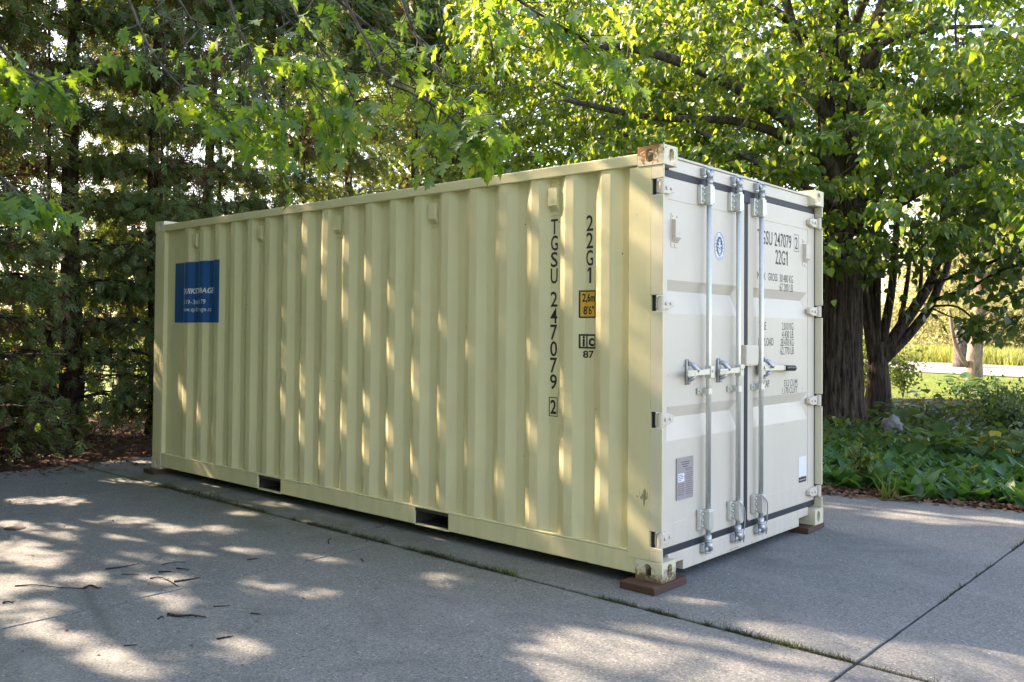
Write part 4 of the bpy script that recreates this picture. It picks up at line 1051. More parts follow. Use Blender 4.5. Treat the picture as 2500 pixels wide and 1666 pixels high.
# clumps of leaves through the crown: seen faces of the crown get small flat sprays
cl = []
cen = np.array([LX-.4, LY-.2, 5.2])
tries = 0
while len(cl) < 960 and tries < 90000:
    tries += 1
    v = rng.normal(size=3); v /= np.linalg.norm(v); rad = rng.random()**.45
    q = cen+v*rad*np.array([6.3, 6.3, 4.6])
    x_, y_, z_ = view(q[None]); x_, y_, z_ = x_[0], y_[0], z_[0]
    if q[2] < 2.0 or z_ < 6.2 or (x_ > 2600 and rng.random() < .6): continue
    if q[0] < 2.9 and q[2] < 3.0: continue
    if 0 < x_ < 2500 and y_ < 1568:
        if x_ < 800-.30*y_+140*rng.random() and rng.random() < .92: continue          # the maple and the cedars show here
        low = 600 if x_ < 2000 else 560+.12*(x_-2000)
        if x_ > 1880 and y_ > low-60*rng.random(): continue
        if y_ > 720: continue
        if 1905 < x_ < 1965 and 40 < y_ < 190 and z_ < 14.2 and rng.random() < .8: continue
    if x_ > 2650: continue
    cl.append(q)
lp, la, ln_, ls = [], [], [], []
cl.sort(key=lambda q: ((limpts-q)**2).sum(1).min()); grown = limpts.copy()
for q in cl:
    i = np.argmin(((grown-q)**2).sum(1)); b = grown[i]; dv = q-b; dist = np.linalg.norm(dv)
    pa_ = limb(lb_, [b, b+dv*.5+np.array([0, 0, .10*dist])+rng.normal(size=3)*.06*dist, q], .005+.007*min(dist, 1.6), .004, 6, 5, 0, .012); grown = np.vstack([grown, np.array(pa_[2:])])
    out = q-cen; out[2] = 0; out /= np.linalg.norm(out)+1e-9
    for s in range(6):
        dr = out*.7+rng.normal(size=3)*np.array([.8, .8, .25])+np.array([0, 0, -.25]); dr /= np.linalg.norm(dr); L_ = .35+.35*rng.random()
        e = q+dr*L_; lb_.tube([q, (q+e)/2+np.array([0, 0, .03]), e], [.004, .003, .0015], 3)
        n = 17; t = .1+.95*rng.random(n); pp = q+(e-q)*t[:, None]+rng.normal(size=(n, 3))*np.array([.05, .05, .03])
        side = np.cross(dr, [0, 0, 1]); sg = np.where(rng.random(n) < .5, 1, -1)
        ax = dr[None]*.5+side[None]*sg[:, None]*.6+np.array([0, 0, -.55])+rng.normal(size=(n, 3))*.32
        lp.append(pp); la.append(ax); ln_.append(np.array([0, 0, .9])+out*.35+rng.normal(size=(n, 3))*.42); ls.append(.056+.048*rng.random(n))
lp, la, ln_, ls = map(np.concatenate, (lp, la, ln_, ls))
k = prune(lp, .05); lp, la, ln_, ls = lp[k], la[k], ln_[k], ls[k]
x_, y_, z_ = view(lp); R_ = frames(la, ln_)
sv = score_view(lp, ls); sv = np.where((y_ > 640) | ((x_ < 1890) & (y_ > 250+.25*(x_-700)*0+.0*x_) & (x_ > 1540) & (y_ > 460)), 0, sv)
fk = z_ > 11.5; vk = z_ > 13.6; build_leaves(linden, HEART, M['linden'], lp[~fk], R_[~fk], ls[~fk], 300, sv[~fk], simple=HEART_M); fk &= ~vk; build_leaves(linden, HEART, M['linden'], lp[fk], R_[fk], ls[fk], 0, None, mass='inner_foliage', simple=HEART_S); build_leaves(linden, HEART, M['linden'], lp[vk], R_[vk], ls[vk]*1.08, 0, None, mass='far_foliage', simple=QUAD)
local(lb_, linden).build('branches', M['bark_grey'], linden, True)

# ---- small tree with many stems right of the linden
mt0 = P(2018, 880, 15.6); mst = empty('multi_stemmed_tree', (mt0[0], mt0[1], -.03))
tag(mst, 'dark small tree splitting low into many fanned stems, right of the thick linden trunk', 'tree')
sm = MB(); base = np.array([mt0[0], mt0[1], -.1]); q = lambda x, y, d=15.6: P(x, y, d)
limb(sm, [base, q(2018, 862), q(2018, 822), q(2020, 785)], .23, .09, 12, 14, .08)
for pts, r0, r1 in (([q(2010, 840), q(1994, 740), q(1980, 600), q(1975, 430), q(1965, 250)], .10, .05), ([q(2016, 830), q(2014, 740), q(2016, 600), q(2022, 430), q(2034, 250)], .085, .05),
    ([q(2022, 820), q(2036, 740), q(2052, 640), q(2062, 500), q(2080, 300)], .09, .04), ([q(2012, 835), q(2002, 700), q(1998, 520)], .06, .03),
    ([q(2024, 825), q(2064, 760), q(2105, 702), q(2142, 640), q(2160, 560), q(2176, 420), q(2185, 260)], .115, .045), ([q(2024, 832), q(2082, 775), q(2130, 715), q(2158, 655), q(2180, 600), q(2196, 470)], .10, .04),
    ([q(2066, 756), q(2078, 690), q(2088, 620), q(2096, 500)], .05, .025), ([q(2085, 735), q(2112, 680), q(2120, 560)], .05, .025),
    ([q(2138, 650), q(2200, 632, 14.5), q(2290, 598, 13.5), q(2360, 575, 12.8)], .04, .015), ([q(2141, 692), q(2230, 660, 14.2), q(2300, 622, 13.2), q(2380, 600, 12.5)], .035, .012),
    ([q(2136, 704), q(2200, 706, 14.5), q(2250, 750, 14), q(2270, 790, 13.8)], .022, .008), ([q(2155, 590), q(2230, 520, 15), q(2300, 470, 14.5)], .035, .015), ([q(2143, 640), q(2190, 560, 15), q(2235, 540, 14.5)], .03, .012),
    ([q(2135, 706), q(2190, 730, 15), q(2230, 735, 14.4)], .016, .006)):
    limb(sm, pts, r0, r1, 16, 9, .06)
dl = []
for (x, y, d_, n, sp) in ((2215, 632, 14.2, 10, .30), (2260, 612, 13.6, 10, .3), (2310, 600, 13.2, 12, .3), (2340, 640, 13, 16, .35), (2230, 668, 14, 12, .30), (2180, 690, 14.6, 10, .3), (2300, 655, 13.2, 12, .35), (2335, 690, 13, 18, .4), (2290, 720, 13.4, 14, .3), (2240, 745, 14, 16, .25), (2265, 770, 13.8, 14, .22), (2215, 760, 14.2, 10, .22), (2330, 740, 13, 14, .3), (2310, 560, 13.4, 24, .45), (2345, 590, 12.8, 26, .4), (2120, 705, 15, 8, .3), (2080, 720, 15.3, 8, .35), (2050, 690, 15.3, 6, .3), (2130, 640, 15, 10, .4), (2090, 600, 15, 24, .4), (2170, 580, 14.8, 24, .4), (2040, 600, 15, 24, .4), (2000, 610, 14.6, 40, .45), (1940, 605, 13.6, 44, .4), (1905, 585, 13, 40, .3), (2225, 560, 14.4, 22, .4), (1975, 570, 14, 60, .6), (2110, 545, 14.4, 60, .6), (2240, 500, 13.5, 60, .6), (2330, 480, 12.8, 60, .6), (2180, 450, 14, 60, .6)):
    n = int(n*(1.7 if x > 2200 else 1)); c = P(x, y, d_); pp = c+rng.normal(size=(n, 3))*sp*np.array([.6, .6, .35]); dl.append(pp)
    for k_ in range(0, n, 3): sm.tube([c+np.array([0, 0, sp*.3]), pp[k_]], [.006, .002], 4)
dl = np.concatenate(dl); n = len(dl); ax = rng.normal(size=(n, 3))*np.array([.6, .6, .3])+np.array([0, 0, -.8]); nn = rng.normal(size=(n, 3))*.7+np.array([-.3, -.3, .6]); ss = .085+.06*rng.random(n)
local(sm, mst).build('stems', M['bark'], mst, True)
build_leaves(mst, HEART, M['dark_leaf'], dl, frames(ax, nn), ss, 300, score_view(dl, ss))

# ---- trees beyond the bed and across the gravel road
def leafy_tree(name, base, h, r, label, cat, group, mat, nclump, nper, size, trunk_r, tmat, crown_z=.55, tpl=HEART_S, seed=1, squash=.9, low=.2, pale=None):
    global rng
    rng = np.random.default_rng(seed); root = empty(name, (base[0], base[1], -.05)); tag(root, label, cat, group)
    tb = MB(); b = np.array([base[0], base[1], -.15]); top = b+np.array([0, 0, h*.92]); tp = limb(tb, [b, b+np.array([.03*h, 0, h*.3]), b+np.array([0, .02*h, h*.6]), top], trunk_r, trunk_r*.15, 16, 14, .1)
    cen = b+np.array([0, 0, h*crown_z]); pos = []
    for i in range(nclump):
        v = rng.normal(size=3); v /= np.linalg.norm(v); c = cen+v*rng.random()**.5*np.array([r, r, h*(1-crown_z)*squash])
        if c[2] < h*low: c[2] = h*low+rng.random()*.3*h
        pb = tp[min(15, max(2, int((c[2]/h-.12)*15)))]; limb(tb, [pb, (pb+c)/2+np.array([0, 0, .05*h]), c], trunk_r*.22, .01, 5, 4)
        pos.append(c+rng.normal(size=(nper, 3))*np.array([.26, .26, .16])*r*.6)
    pos = np.concatenate(pos); n = len(pos); ax = rng.normal(size=(n, 3))+np.array([0, 0, -.5]); nn = rng.normal(size=(n, 3))*.8+np.array([0, 0, .8])
    off = np.array(root.location)
    local(tb, root).build('trunk', tmat, root, True)
    V, F = scatter(tpl[0], tpl[1], pos-off, frames(ax, nn), size*(.7+.6*rng.random(n))); o = link('crown', npmesh('crown', V, F), root, mat); return root
GB = 'trees beyond the gravel road'
lw = lambda x, y, d: P(x, y, d)
leafy_tree('linden_tree', lw(1560, 700, 21), 12.5, 4.6, 'shaded broadleaf tree behind the container doors, left of the big linden trunk', 'tree', None, M['linden'], 230, 110, .12, .2, M['bark_grey'], .55, QUAD, 41, 1.1, .12)
leafy_tree('linden_tree', lw(1010, 700, 23), 14, 5.0, 'broadleaf tree behind the cedars, showing yellow green above the container roof middle', 'tree', None, M['linden'], 230, 110, .13, .2, M['bark_grey'], .6, QUAD, 43, .9, .15)
leafy_tree('linden_tree', lw(2520, 500, 24), 10, 4.6, 'broadleaf tree behind the big linden, filling the top right corner', 'tree', None, M['linden'], 150, 80, .12, .2, M['bark_grey'], .66, QUAD, 42, .9, .36)
LT = ('level with the cedars', 'level with the container far end', 'level with the container middle', 'level with the container doors', 'level with the camera')
for i, (x, y, h) in enumerate(((-12.4, 9.0, 9.5), (-13.2, 5.2, 9), (-12.6, 1.6, 9.5), (-13.4, -2.0, 9), (-12.8, -5.6, 9))):  # unseen row added to cut blue sky and green the container side's light
    leafy_tree('sky_screen_tree', (x, y, 0), h, 3.0, 'unseen broadleaf tree added to screen sky left of the driveway outside the photo '+LT[i], 'tree', 'trees added to screen sky left of the driveway', M['maple'], 120, 55, .30, .2, M['bark_grey'], .5, QUAD, 45+i, 1.0, .04)
# the leaning pine on the lawn
pb = Gd(2238, 862); pine = empty('roadside_tree', (pb[0]-9, pb[1]-1.9, -.05)); 
pd = 30.6; bs = P(2238, 862, pd); bs[2] = -.1
pine.location = (bs[0], bs[1], -.05)
tag(pine, 'tree with sunlit pale brown forked trunk on the lawn before the gravel road', 'tree')
mbp = MB(); q = lambda x, y, d=pd: P(x, y, d)
limb(mbp, [bs, q(2240, 800), q(2252, 700), q(2256, 600), q(2262, 480), q(2270, 330)], .26, .12, 22, 16, .12); limb(mbp, [q(2225, 842), q(2205, 815), q(2190, 770), q(2183, 720), q(2172, 680), q(2150, 640)], .085, .03, 14, 10, .1)
limb(mbp, [q(2258, 620), q(2290, 560), q(2340, 520)], .07, .02, 8, 6); limb(mbp, [q(2256, 640), q(2220, 590), q(2170, 560)], .06, .02, 8, 6)
local(mbp, pine).build('trunk', M['bark_pale'], pine, True)
pp = []
for i in range(80):
    x = rng.uniform(2060, 2420); y = rng.uniform(280, 700)
    if y > 600+60*rng.random() and x < 2250 and rng.random() < .6: continue
    pp.append(P(x, y, pd+rng.uniform(-2.5, 2.5))+rng.normal(size=(60, 3))*np.array([.5, .5, .28]))
pp = np.concatenate(pp); n = len(pp); V, F = scatter(SPRAY_S[0], SPRAY_S[1], pp-np.array(pine.location), frames(rng.normal(size=(n, 3))+np.array([0, 0, -.4]), rng.normal(size=(n, 3))), .20+.16*rng.random(n))
link('crown', npmesh('crown', V, F), pine, M['far_leaf'])
for i, (x, d_, h, r, lab) in enumerate(((2190, 62, 10.5, 5, 'bushy sunlit tree across the gravel road, left of the forked trunk'), (2300, 60, 9.5, 4.6, 'bushy sunlit tree across the gravel road, right of the forked trunk'), (2400, 58, 11, 5, 'tall pale tree across the gravel road at the right edge'), (2120, 95, 9, 5.5, 'distant tree showing between the fanned stems beside a gap of sky'), (2480, 60, 10, 5, 'pale tree across the gravel road outside the right edge'))):
    b = P(x, 800, d_); leafy_tree('far_tree', b, h, r, lab, 'tree', GB, M['far_leaf'], 120, 130, .19, .25, M['bark_pale'], .5, QUAD, 60+i, 1.0, .05)
# stump by the road
st_ = P(2211, 825, 44); stp = limb(MB(), [(0, 0, 0), (0, 0, 1)], .1, .1, 3) and None
sb = MB(); limb(sb, [(st_[0], st_[1], -.1), (st_[0], st_[1], .9), (st_[0]+.05, st_[1], 1.75)], .42, .34, 8, 14, .2)
o = sb.build('tree_stump', M['bark_grey'], None, True); tag(o, 'grey broken stump standing behind the forked trunk near the road', 'tree stump')
# a far belt of woods closing the horizon behind the lawn
rng = np.random.default_rng(77)
pos = []
for t in np.linspace(-.25, 1.25, 120):
    a = YAW+math.radians(-38+74*t); d_ = 150+20*rng.random(); c = np.array([CAM[0]+math.sin(a)*d_, CAM[1]+math.cos(a)*d_, 0]); hh = 4+4*rng.random()
    n = 70; pos.append(c+np.stack([rng.normal(size=n)*2.2, rng.normal(size=n)*2.2, rng.random(n)*hh], 1))
pos = np.concatenate(pos); n = len(pos); V, F = scatter(HEART_S[0], HEART_S[1], pos, frames(rng.normal(size=(n, 3)), rng.normal(size=(n, 3))), .8+.7*rng.random(n))
link('distant_woods', npmesh('distant_woods', V, F), None, M['far_leaf'])['kind'] = 'stuff'

# ------------------------------------------------------------------ low planting
rng = np.random.default_rng(31)
def stuff(name, tpl, mat, pos, ax, nn, s, parent=None):
    off = np.array(parent.location) if parent else 0
    V, F = scatter(tpl[0], tpl[1], pos-off, frames(ax, nn), s); o = link(name, npmesh(name, V, F), parent, mat); o['kind'] = 'stuff'; return o
def bed_pts(n, x0, x1, y0, y1, fn):
    out = []
    while len(out) < n:
        p = np.array([rng.uniform(x0, x1), rng.uniform(y0, y1), -.03])
        if fn(p): out.append(p)
    return np.array(out)
edge_x = lambda y: 4.10-.27*min(max(y, -3), 1.2)+.27+.12*math.sin(y*3.1)+.10*math.sin(y*7.7)
c = bed_pts(1300, 4.0, 9.2, -4.2, 4.5, lambda p: p[0] > edge_x(p[1])+.05 and rng.random() < (1.15 if p[0] < 7 else .5))
n = 8; pos = np.repeat(c, n, 0)+rng.normal(size=(len(c)*n, 3))*np.array([.05, .05, 0]); m = len(pos); th = rng.random(m)*6.28; til = .25+.65*rng.random(m)
ax = np.stack([np.cos(th)*til, np.sin(th)*til, np.ones(m)*.9], 1); pos[:, 2] = -.02
stuff('lily_of_the_valley', LANCE, M['lily'], pos, ax, np.stack([-np.cos(th), -np.sin(th), .5+0*th], 1)+rng.normal(size=(m, 3))*.3, .17+.13*rng.random(m))
# finer, darker cover further back, up to the trunks
c = bed_pts(9000, 6.5, 16, -5.0, 6.5, lambda p: p[0] > 6.6+.6*rng.random() and p[0]+.45*abs(p[1]-1) < 15.5)
m = len(c); th = rng.random(m)*6.28; ax = np.stack([np.cos(th), np.sin(th), .5+.5*rng.random(m)], 1); c[:, 2] = rng.random(m)*.22
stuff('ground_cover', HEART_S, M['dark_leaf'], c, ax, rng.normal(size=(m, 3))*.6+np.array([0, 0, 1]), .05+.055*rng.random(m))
def plant(name, base, label, cat, tpl, mat, nleaf, ln, spread, stem, group=None, up=.7, seed=0, flat=.6):
    """a rosette: stalks that carry one broad leaf each"""
    global rng
    rng = np.random.default_rng(100+seed); root = empty(name, tuple(base)); tag(root, label, cat, group); st = MB(); b = np.array(base, float)
    me = npmesh('leaf', tpl[0], tpl[1]); me.materials.append(mat)
    for i in range(nleaf):
        a = i*2.399+rng.uniform(-.3, .3); t = (i+.5)/nleaf; dr = np.array([math.cos(a), math.sin(a), 0]); e = dr*spread*(.25+.75*t)+np.array([0, 0, stem*(1.15-.75*t)])
        st.tube(smooth_path([(0, 0, 0), e*.5+np.array([0, 0, stem*.2]), e], 4), [.006, .005, .004, .003], 5)
        R = frames((dr*.8+np.array([0, 0, up*(.6-t)]))[None]+rng.normal(size=(1, 3))*.12, (np.array([0, 0, 1.0])-dr*flat)[None]+rng.normal(size=(1, 3))*.15)[0]
        o = bpy.data.objects.new('leaf', me); COL.objects.link(o); o.parent = root; mm = np.eye(4); mm[:3, :3] = R*ln*(.75+.5*rng.random()); mm[:3, 3] = e; o.matrix_local = Matrix(mm.tolist())
    st.build('stalks', mat, root, True); return root
HG = 'hostas in the plant bed'
def gp(x, y): p = Gd(x, y); return (p[0], p[1], -.03)
plant('hosta', gp(2165, 1065), 'broad leaved green hosta in the middle of the bed, right of the pale stone', 'hosta', HOSTA, M['hosta'], 15, .30, .38, .34, HG, seed=1)
plant('hosta', gp(2235, 1075), 'broad leaved green hosta beside the yellowing plant, on its left', 'hosta', HOSTA, M['hosta'], 14, .27, .34, .32, HG, seed=2)
plant('hosta', gp(2335, 1075), 'broad leaved green hosta at the right edge of the photo', 'hosta', HOSTA, M['hosta'], 15, .30, .38, .34, HG, seed=3)
plant('yellowing_hosta', gp(2285, 1072), 'plant with drooping bright yellow leaves near the right edge of the bed', 'yellow plant', HOSTA, M['yellow_leaf'], 6, .19, .15, .40, None, up=-.9, seed=4, flat=-.5)
plant('yellowing_hosta', gp(2238, 1110), 'small yellow curled leaf plant low in front of the bright yellow one', 'yellow plant', HOSTA, M['yellow_leaf'], 3, .10, .10, .20, None, up=-.5, seed=5)
plant('hosta', gp(2060, 985), 'dark broad leaved plant between the two tree trunks and the pale stone', 'hosta', HOSTA, M['hosta'], 12, .34, .42, .40, HG, seed=6)
plant('hosta', P(2215, 905, 23.5)*np.array([1, 1, 0]), 'sunlit hosta clump at the back edge of the bed by the lawn', 'hosta', HOSTA, M['hosta'], 24, .28, .5, .34, HG, seed=7)
plant('hosta', P(2258, 905, 23.5)*np.array([1, 1, 0]), 'sunlit hosta clump at the back edge of the bed, nearest the forked trunk', 'hosta', HOSTA, M['hosta'], 24, .28, .5, .34, HG, seed=8)
plant('broadleaf_seedling', P(2120, 935, 15.2)*np.array([1, 1, 0]), 'dark round leaved shrub shoot silhouetted against the lawn right of the fanned stems', 'shrub', HEART, M['dark_leaf'], 22, .17, .5, .52, None, up=-.1, seed=9)
plant('broadleaf_seedling', P(2165, 940, 14.8)*np.array([1, 1, 0]), 'dark round leaved shoot arching to the right of the silhouetted shrub', 'shrub', HEART, M['dark_leaf'], 12, .15, .45, .42, None, up=-.1, seed=10)
def bush(name, base, label, cat, mat, r, h, n, size, seed, tpl=HEART_S, stems=9):
    global rng
    rng = np.random.default_rng(seed); root = empty(name, (base[0], base[1], -.03)); tag(root, label, cat); st = MB(); pos = []
    for k in range(stems):
        a = rng.random()*6.28; e = np.array([math.cos(a)*r*rng.random(), math.sin(a)*r*rng.random(), h*(.6+.4*rng.random())]); pa = smooth_path([(0, 0, 0), e*.5*np.array([.6, .6, 1.1]), e], 8); st.tube(pa, [.009-.0009*i for i in range(8)], 5)
        pos.append(np.repeat(np.array(pa[2:]), n//(6*stems)+1, 0))
    pos = np.concatenate(pos); pos = pos+rng.normal(size=pos.shape)*np.array([.12, .12, .09])*r*1.6; m = len(pos)
    st.build('stems', M['twig'], root, True); V, F = scatter(tpl[0], tpl[1], pos, frames(rng.normal(size=(m, 3))+np.array([0, 0, .2]), rng.normal(size=(m, 3))*.6+np.array([0, 0, 1])), size*(.7+.6*rng.random(m)))
    o = link('foliage', npmesh('foliage', V, F), root, mat); o['kind'] = 'stuff'
bush('seedling_shrub', gp(1982, 1122), 'small light green seedling shrub at the front edge of the bed by the container corner', 'shrub', M['grass'], .14, .46, 240, .045, 51, HEART_S, 5)
bush('lawn_shrub', P(2075, 890, 22)*np.array([1, 1, 0]), 'airy yellow green shrub on the lawn edge just right of the fanned stems', 'shrub', M['grass'], .8, 1.5, 900, .07, 52)
bush('lawn_shrub', P(1985, 900, 22)*np.array([1, 1, 0]), 'airy yellow green shrub seen between the thick trunk and the fanned stems', 'shrub', M['grass'], .6, 1.6, 700, .07, 53)
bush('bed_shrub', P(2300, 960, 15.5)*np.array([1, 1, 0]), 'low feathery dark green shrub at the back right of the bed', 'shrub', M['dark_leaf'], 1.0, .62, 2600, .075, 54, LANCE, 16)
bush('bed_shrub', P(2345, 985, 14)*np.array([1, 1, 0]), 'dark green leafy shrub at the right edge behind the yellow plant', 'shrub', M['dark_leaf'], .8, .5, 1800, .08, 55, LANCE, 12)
# pale stone in the bed
rk = bmesh.new(); bmesh.ops.create_icosphere(rk, subdivisions=4, radius=1)
for v in rk.verts:
    v.co *= 1+.35*mnoise.noise(v.co*1.6)+.20*mnoise.noise(v.co*4)+.10*mnoise.noise(v.co*9); v.co = Vector((v.co.x*.14, v.co.y*.12, v.co.z*.14))
me = bpy.data.meshes.new('garden_stone'); [setattr(f, 'smooth', True) for f in rk.faces]; rk.to_mesh(me); rk.free()
o = link('garden_stone', me, None, M['stone']); p = P(2050, 978, 12.6); o.location = (p[0], p[1], max(.08, p[2])); tag(o, 'pale grey rough stone lying among the dark bed plants', 'stone')
rng = np.random.default_rng(35); random.seed(35)
# tall dry grass beyond the road, lawn grass
m = 26000; t = rng.random(m); u = rng.random(m); a = np.array([46, 33.5]); b = np.array([52.5, 15]); c_ = np.array([49.5, 8]); d_ = np.array([46.0, -9])
def along(t): 
    pts = np.array([[60, 33], [52.5, 15], [49.5, 8], [46.0, -9]], float); s_ = t*3; i = np.minimum(2, s_.astype(int)); f_ = (s_-i)[:, None]; return pts[i]*(1-f_)+pts[i+1]*f_
xy = along(t)+np.stack([.4+u*7, rng.normal(size=m)*.2], 1); pos = np.column_stack([xy, np.full(m, -.06)])
stuff('tall_grass', BLADE, M['tallgrass'], pos, rng.normal(size=(m, 3))*.16+np.array([0, 0, 1]), rng.normal(size=(m, 3)), .35+.75*rng.random(m)**1.6)
m = 36000; pos = np.column_stack([rng.uniform(14, 34, m), rng.uniform(-6, 12, m), np.full(m, -.06)]); k = (pos[:, 0] > 15.5+.1*pos[:, 1]) & (pos[:, 0] < 30+.35*(pos[:, 1]+9)); pos = pos[k]; m = len(pos)
stuff('lawn_grass', BLADE, M['grass'], pos, rng.normal(size=(m, 3))*.35+np.array([0, 0, 1]), rng.normal(size=(m, 3)), .06+.05*rng.random(m))
# grasses and dead stalks sticking out of the bed edge
for (x, y, nb, ln, lab) in ((2050, 1148, 26, .32, 'tuft of thin grass at the front edge of the plant bed'), (1985, 1050, 0, 0, '')):
    if not nb: continue
    p = Gd(x, y); pos = p+rng.normal(size=(nb, 3))*np.array([.05, .05, 0]); pos[:, 2] = -.03
    o = stuff('grass_tuft', BLADE, M['grass'], pos, rng.normal(size=(nb, 3))*.45+np.array([0, 0, 1]), rng.normal(size=(nb, 3)), ln*(.5+.7*rng.random(nb))); o['kind'] = 'thing'; tag(o, lab, 'grass tuft')
# leaf litter: under the cedars, along the bed edge, and blown on the concrete
lit = []
lit.append(bed_pts(8000, -7, 4, 5.6, 12.5, lambda p: p[1] > 6.75+.5*math.sin(p[0]*2.3)*rng.random() or (p[0] > -.9 and p[1] > 6.35 and rng.random() < .5)))
lit.append(bed_pts(3200, 3.6, 5.2, -4.5, 1.4, lambda p: 4.10-.27*min(max(p[1], -3), 1.2)-.10 < p[0] < edge_x(p[1])+.25 and (p[0] > 4.10-.27*min(max(p[1], -3), 1.2) or rng.random() < .3)))
lit = np.concatenate(lit); m = len(lit); lit[:, 2] = .004+.02*rng.random(m)
th = rng.random(m)*6.28; stuff('leaf_litter', CURL, M['litter'], lit, np.stack([np.cos(th), np.sin(th), .25*rng.normal(size=m)], 1), rng.normal(size=(m, 3))*.4+np.array([0, 0, 1]), .03+.045*rng.random(m))
m = 1100; pos = np.column_stack([rng.uniform(-5, -.2, m), rng.uniform(-1.8, 6.9, m), np.full(m, .002)]); pos = pos[rng.random(m) < (pos[:, 1]+2.5)/9]; m = len(pos); th = rng.random(m)*6.28
stuff('driveway_crumbs', CURL, M['litter'], pos, np.stack([np.cos(th), np.sin(th), 0*th], 1), rng.normal(size=(m, 3))*.3+np.array([0, 0, 1]), .006+.020*rng.random(m)**3)
# moss and weeds in the joint
def joint_moss(x0, y0, x1, y1, n, wdt, dens, hgt):
    t = rng.random(n); x = x0+(x1-x0)*t; y = y0+(y1-y0)*t; nz = np.array([mnoise.noise(Vector((a*1.9, b*1.9, 3)))+.6*mnoise.noise(Vector((a*6, b*6, 9))) for a, b in zip(x, y)])
    k = nz > dens; x, y, nz = x[k], y[k], nz[k]; m = len(x); ww = wdt*(.4+1.3*np.clip(nz-dens, 0, .7)); L_ = math.hypot(x1-x0, y1-y0); px, py = -(y1-y0)/L_, (x1-x0)/L_; s = rng.normal(size=m)*ww*.6
    return np.column_stack([x+px*s, y+py*s, np.full(m, -.008)+hgt*.0])
pos = np.concatenate([joint_moss(JX, 5.2, JX, 1.4, 15000, .062, -.28, .02), joint_moss(JX, 1.6, JX, -1.2, 9500, .036, -.2, .02), joint_moss(JX, -1.2, JX, -4, 1800, .03, .0, .02), joint_moss(JX, -1.22, 3.9, -1.22, 1400, .012, .1, .01), joint_moss(JX, 2.42, 0, 2.42, 500, .02, -.1, .01), joint_moss(-3.5, 5.22, JX, 5.22, 500, .015, .0, .01)])
m = len(pos); stuff('joint_moss', BLADE, M['moss'], pos, rng.normal(size=(m, 3))*.6+np.array([0, 0, .8]), rng.normal(size=(m, 3)), .013+.034*rng.random(m)**2)
for (x, y, nb, ln, lab) in ((1165, 1322, 70, .075, 'small green grass tuft growing in the joint beside the container middle'), (1840, 1462, 60, .05, 'low green moss and grass tuft in the joint at lower right'), (1585, 1450, 10, .10, 'few thin dry grass blades in the joint right of the near wooden block')):
    p = Gd(x, y); p[0] = JX; pos = p+rng.normal(size=(nb, 3))*np.array([.018, .06, 0]); pos[:, 2] = -.008
    o = stuff('grass_tuft', BLADE, M['grass'], pos, rng.normal(size=(nb, 3))*.5+np.array([0, 0, .9]), rng.normal(size=(nb, 3)), ln*(.45+.6*rng.random(nb))); o['kind'] = 'thing'; tag(o, lab, 'grass tuft', 'weeds in the driveway joint')

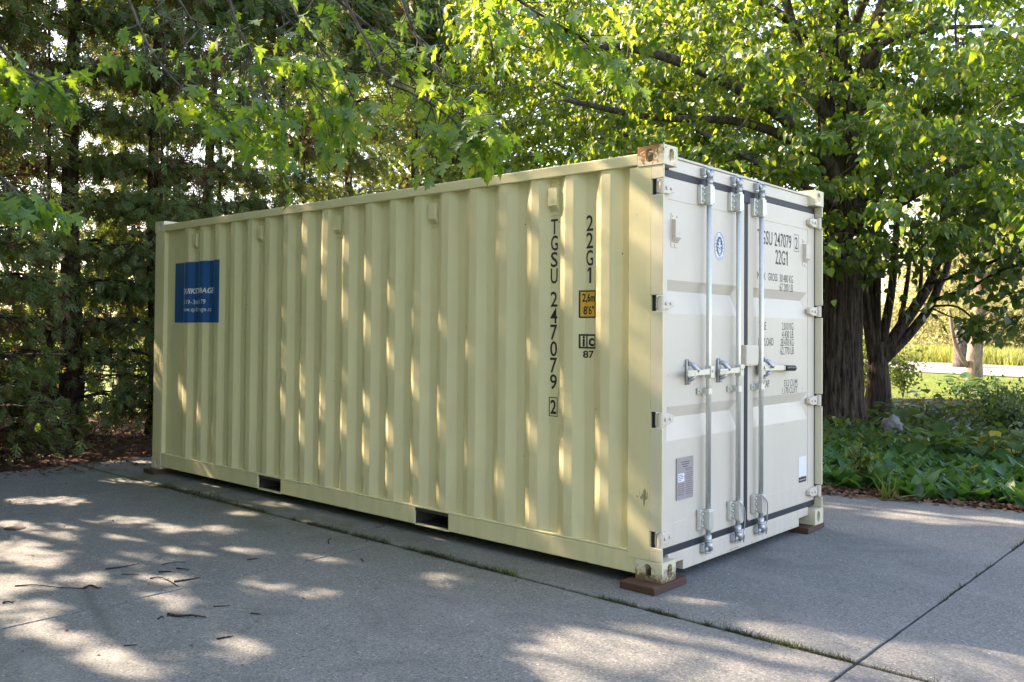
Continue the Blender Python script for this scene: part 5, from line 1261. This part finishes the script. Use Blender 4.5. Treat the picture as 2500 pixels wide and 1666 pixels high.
# ------------------------------------------------------------------ twigs on the driveway
def crop7(x, y): return Gd(x/2.353/D, (1120+y/2.353)/D)
TW = [([(85, 735), (200, 732), (330, 745), (480, 750)], .0045, 'long thin wavy twig on the far left slab ending in a bundle of debris'),
 ([(605, 638), (700, 628), (800, 607)], .005, 'pale straight twig on the left slab above the others, pointing right'),
 ([(930, 610), (1000, 602), (1070, 598)], .003, 'thin twig right of the pale straight twig, farthest back of the right hand bunch'),
 ([(910, 655), (985, 652)], .005, 'short thick dark twig in the middle of the twig bunch'),
 ([(1015, 634), (1050, 640), (1090, 641)], .005, 'short dark twig at the right of the twig bunch, slightly bent'),
 ([(860, 692), (920, 690), (975, 710), (1025, 738)], .0045, 'hooked twig lying against the straight twig near the cross joint'),
 ([(1000, 711), (1150, 690)], .006, 'straight dark twig just above the cross joint, beside the hooked twig'),
 ([(965, 900), (1030, 912), (1100, 912), (1185, 918)], .0075, 'thickest dark curved stick lying alone below the cross joint'),
 ([(1245, 1040), (1340, 1023)], .0045, 'straight short twig nearest the camera on the lower slab'),
 ([(1420, 585), (1480, 577)], .0045, 'short dark twig far right on the left slab, alone above the cross joint'),
 ([(1225, 852), (1320, 848)], .0035, 'thin straight twig lying right of and above the thickest stick'),
 ([(1440, 892), (1500, 897)], .004, 'small twig at the right end of the row level with the thickest stick'),
 ([(1890, 492), (1885, 475), (1902, 458)], .004, 'tiny curved twig near the corner where the cross joint meets the mossy joint'),
 ([(700, 666), (795, 668)], .003, 'thin pale twig below the pale straight twig'),
 ([(15, 835), (45, 828), (75, 832)], .005, 'small forked twig at the far left edge'),
 ([(2075, 578), (2082, 590), (2092, 594)], .004, 'tiny curved twig below the mossy joint right of the cross joint'),
 ([(480, 750), (520, 735), (560, 752), (582, 745)], .006, 'clump of dark seed debris at the end of the long wavy twig'),
 ([(905, 925), (930, 912), (940, 918)], .004, 'tiny forked crumb of twig left of the thickest stick'),
 ([(710, 1078), (790, 1072)], .003, 'thin faint twig left of the nearest straight twig, close to the frame bottom')]
random.seed(9)
for pts, r, lab in TW:
    p3 = [crop7(*q)+np.array([0, 0, r*.9]) for q in pts]; p3 = [p3[0]]+[p+np.array([0, 0, .006*random.random()]) for p in p3[1:-1]]+[p3[-1]]
    sp = smooth_path(p3, 12); cen = sp[6].copy(); cen[2] = 0; tw = MB(); tw.tube([p-cen for p in sp], [r*(1-.5*t) for t in np.linspace(0, 1, 12)], 6, True, .35)
    for k in (3, 6, 9):
        if r > .004: d_ = np.array([random.uniform(-1, 1), random.uniform(-1, 1), .1]); tw.tube([sp[k]-cen, sp[k]-cen+d_*r*5], [r*.5, r*.25], 5)
    o = tw.build('twig', M['twig'], None, True); o.location = cen; tag(o, lab, 'twig', 'twigs scattered on the driveway')
p = crop7(85, 401); mb = MB(); mb.tube([(0, 0, 0), (0, 0, .004)], .075, 24); mb.tube([(0, 0, .0041), (0, 0, .006)], .055, 20)
o = mb.build('drain_cap', M['dark']); o.location = (p[0], p[1], .0005); tag(o, 'small round dark cap set in the driveway at the far left', 'drain cap')
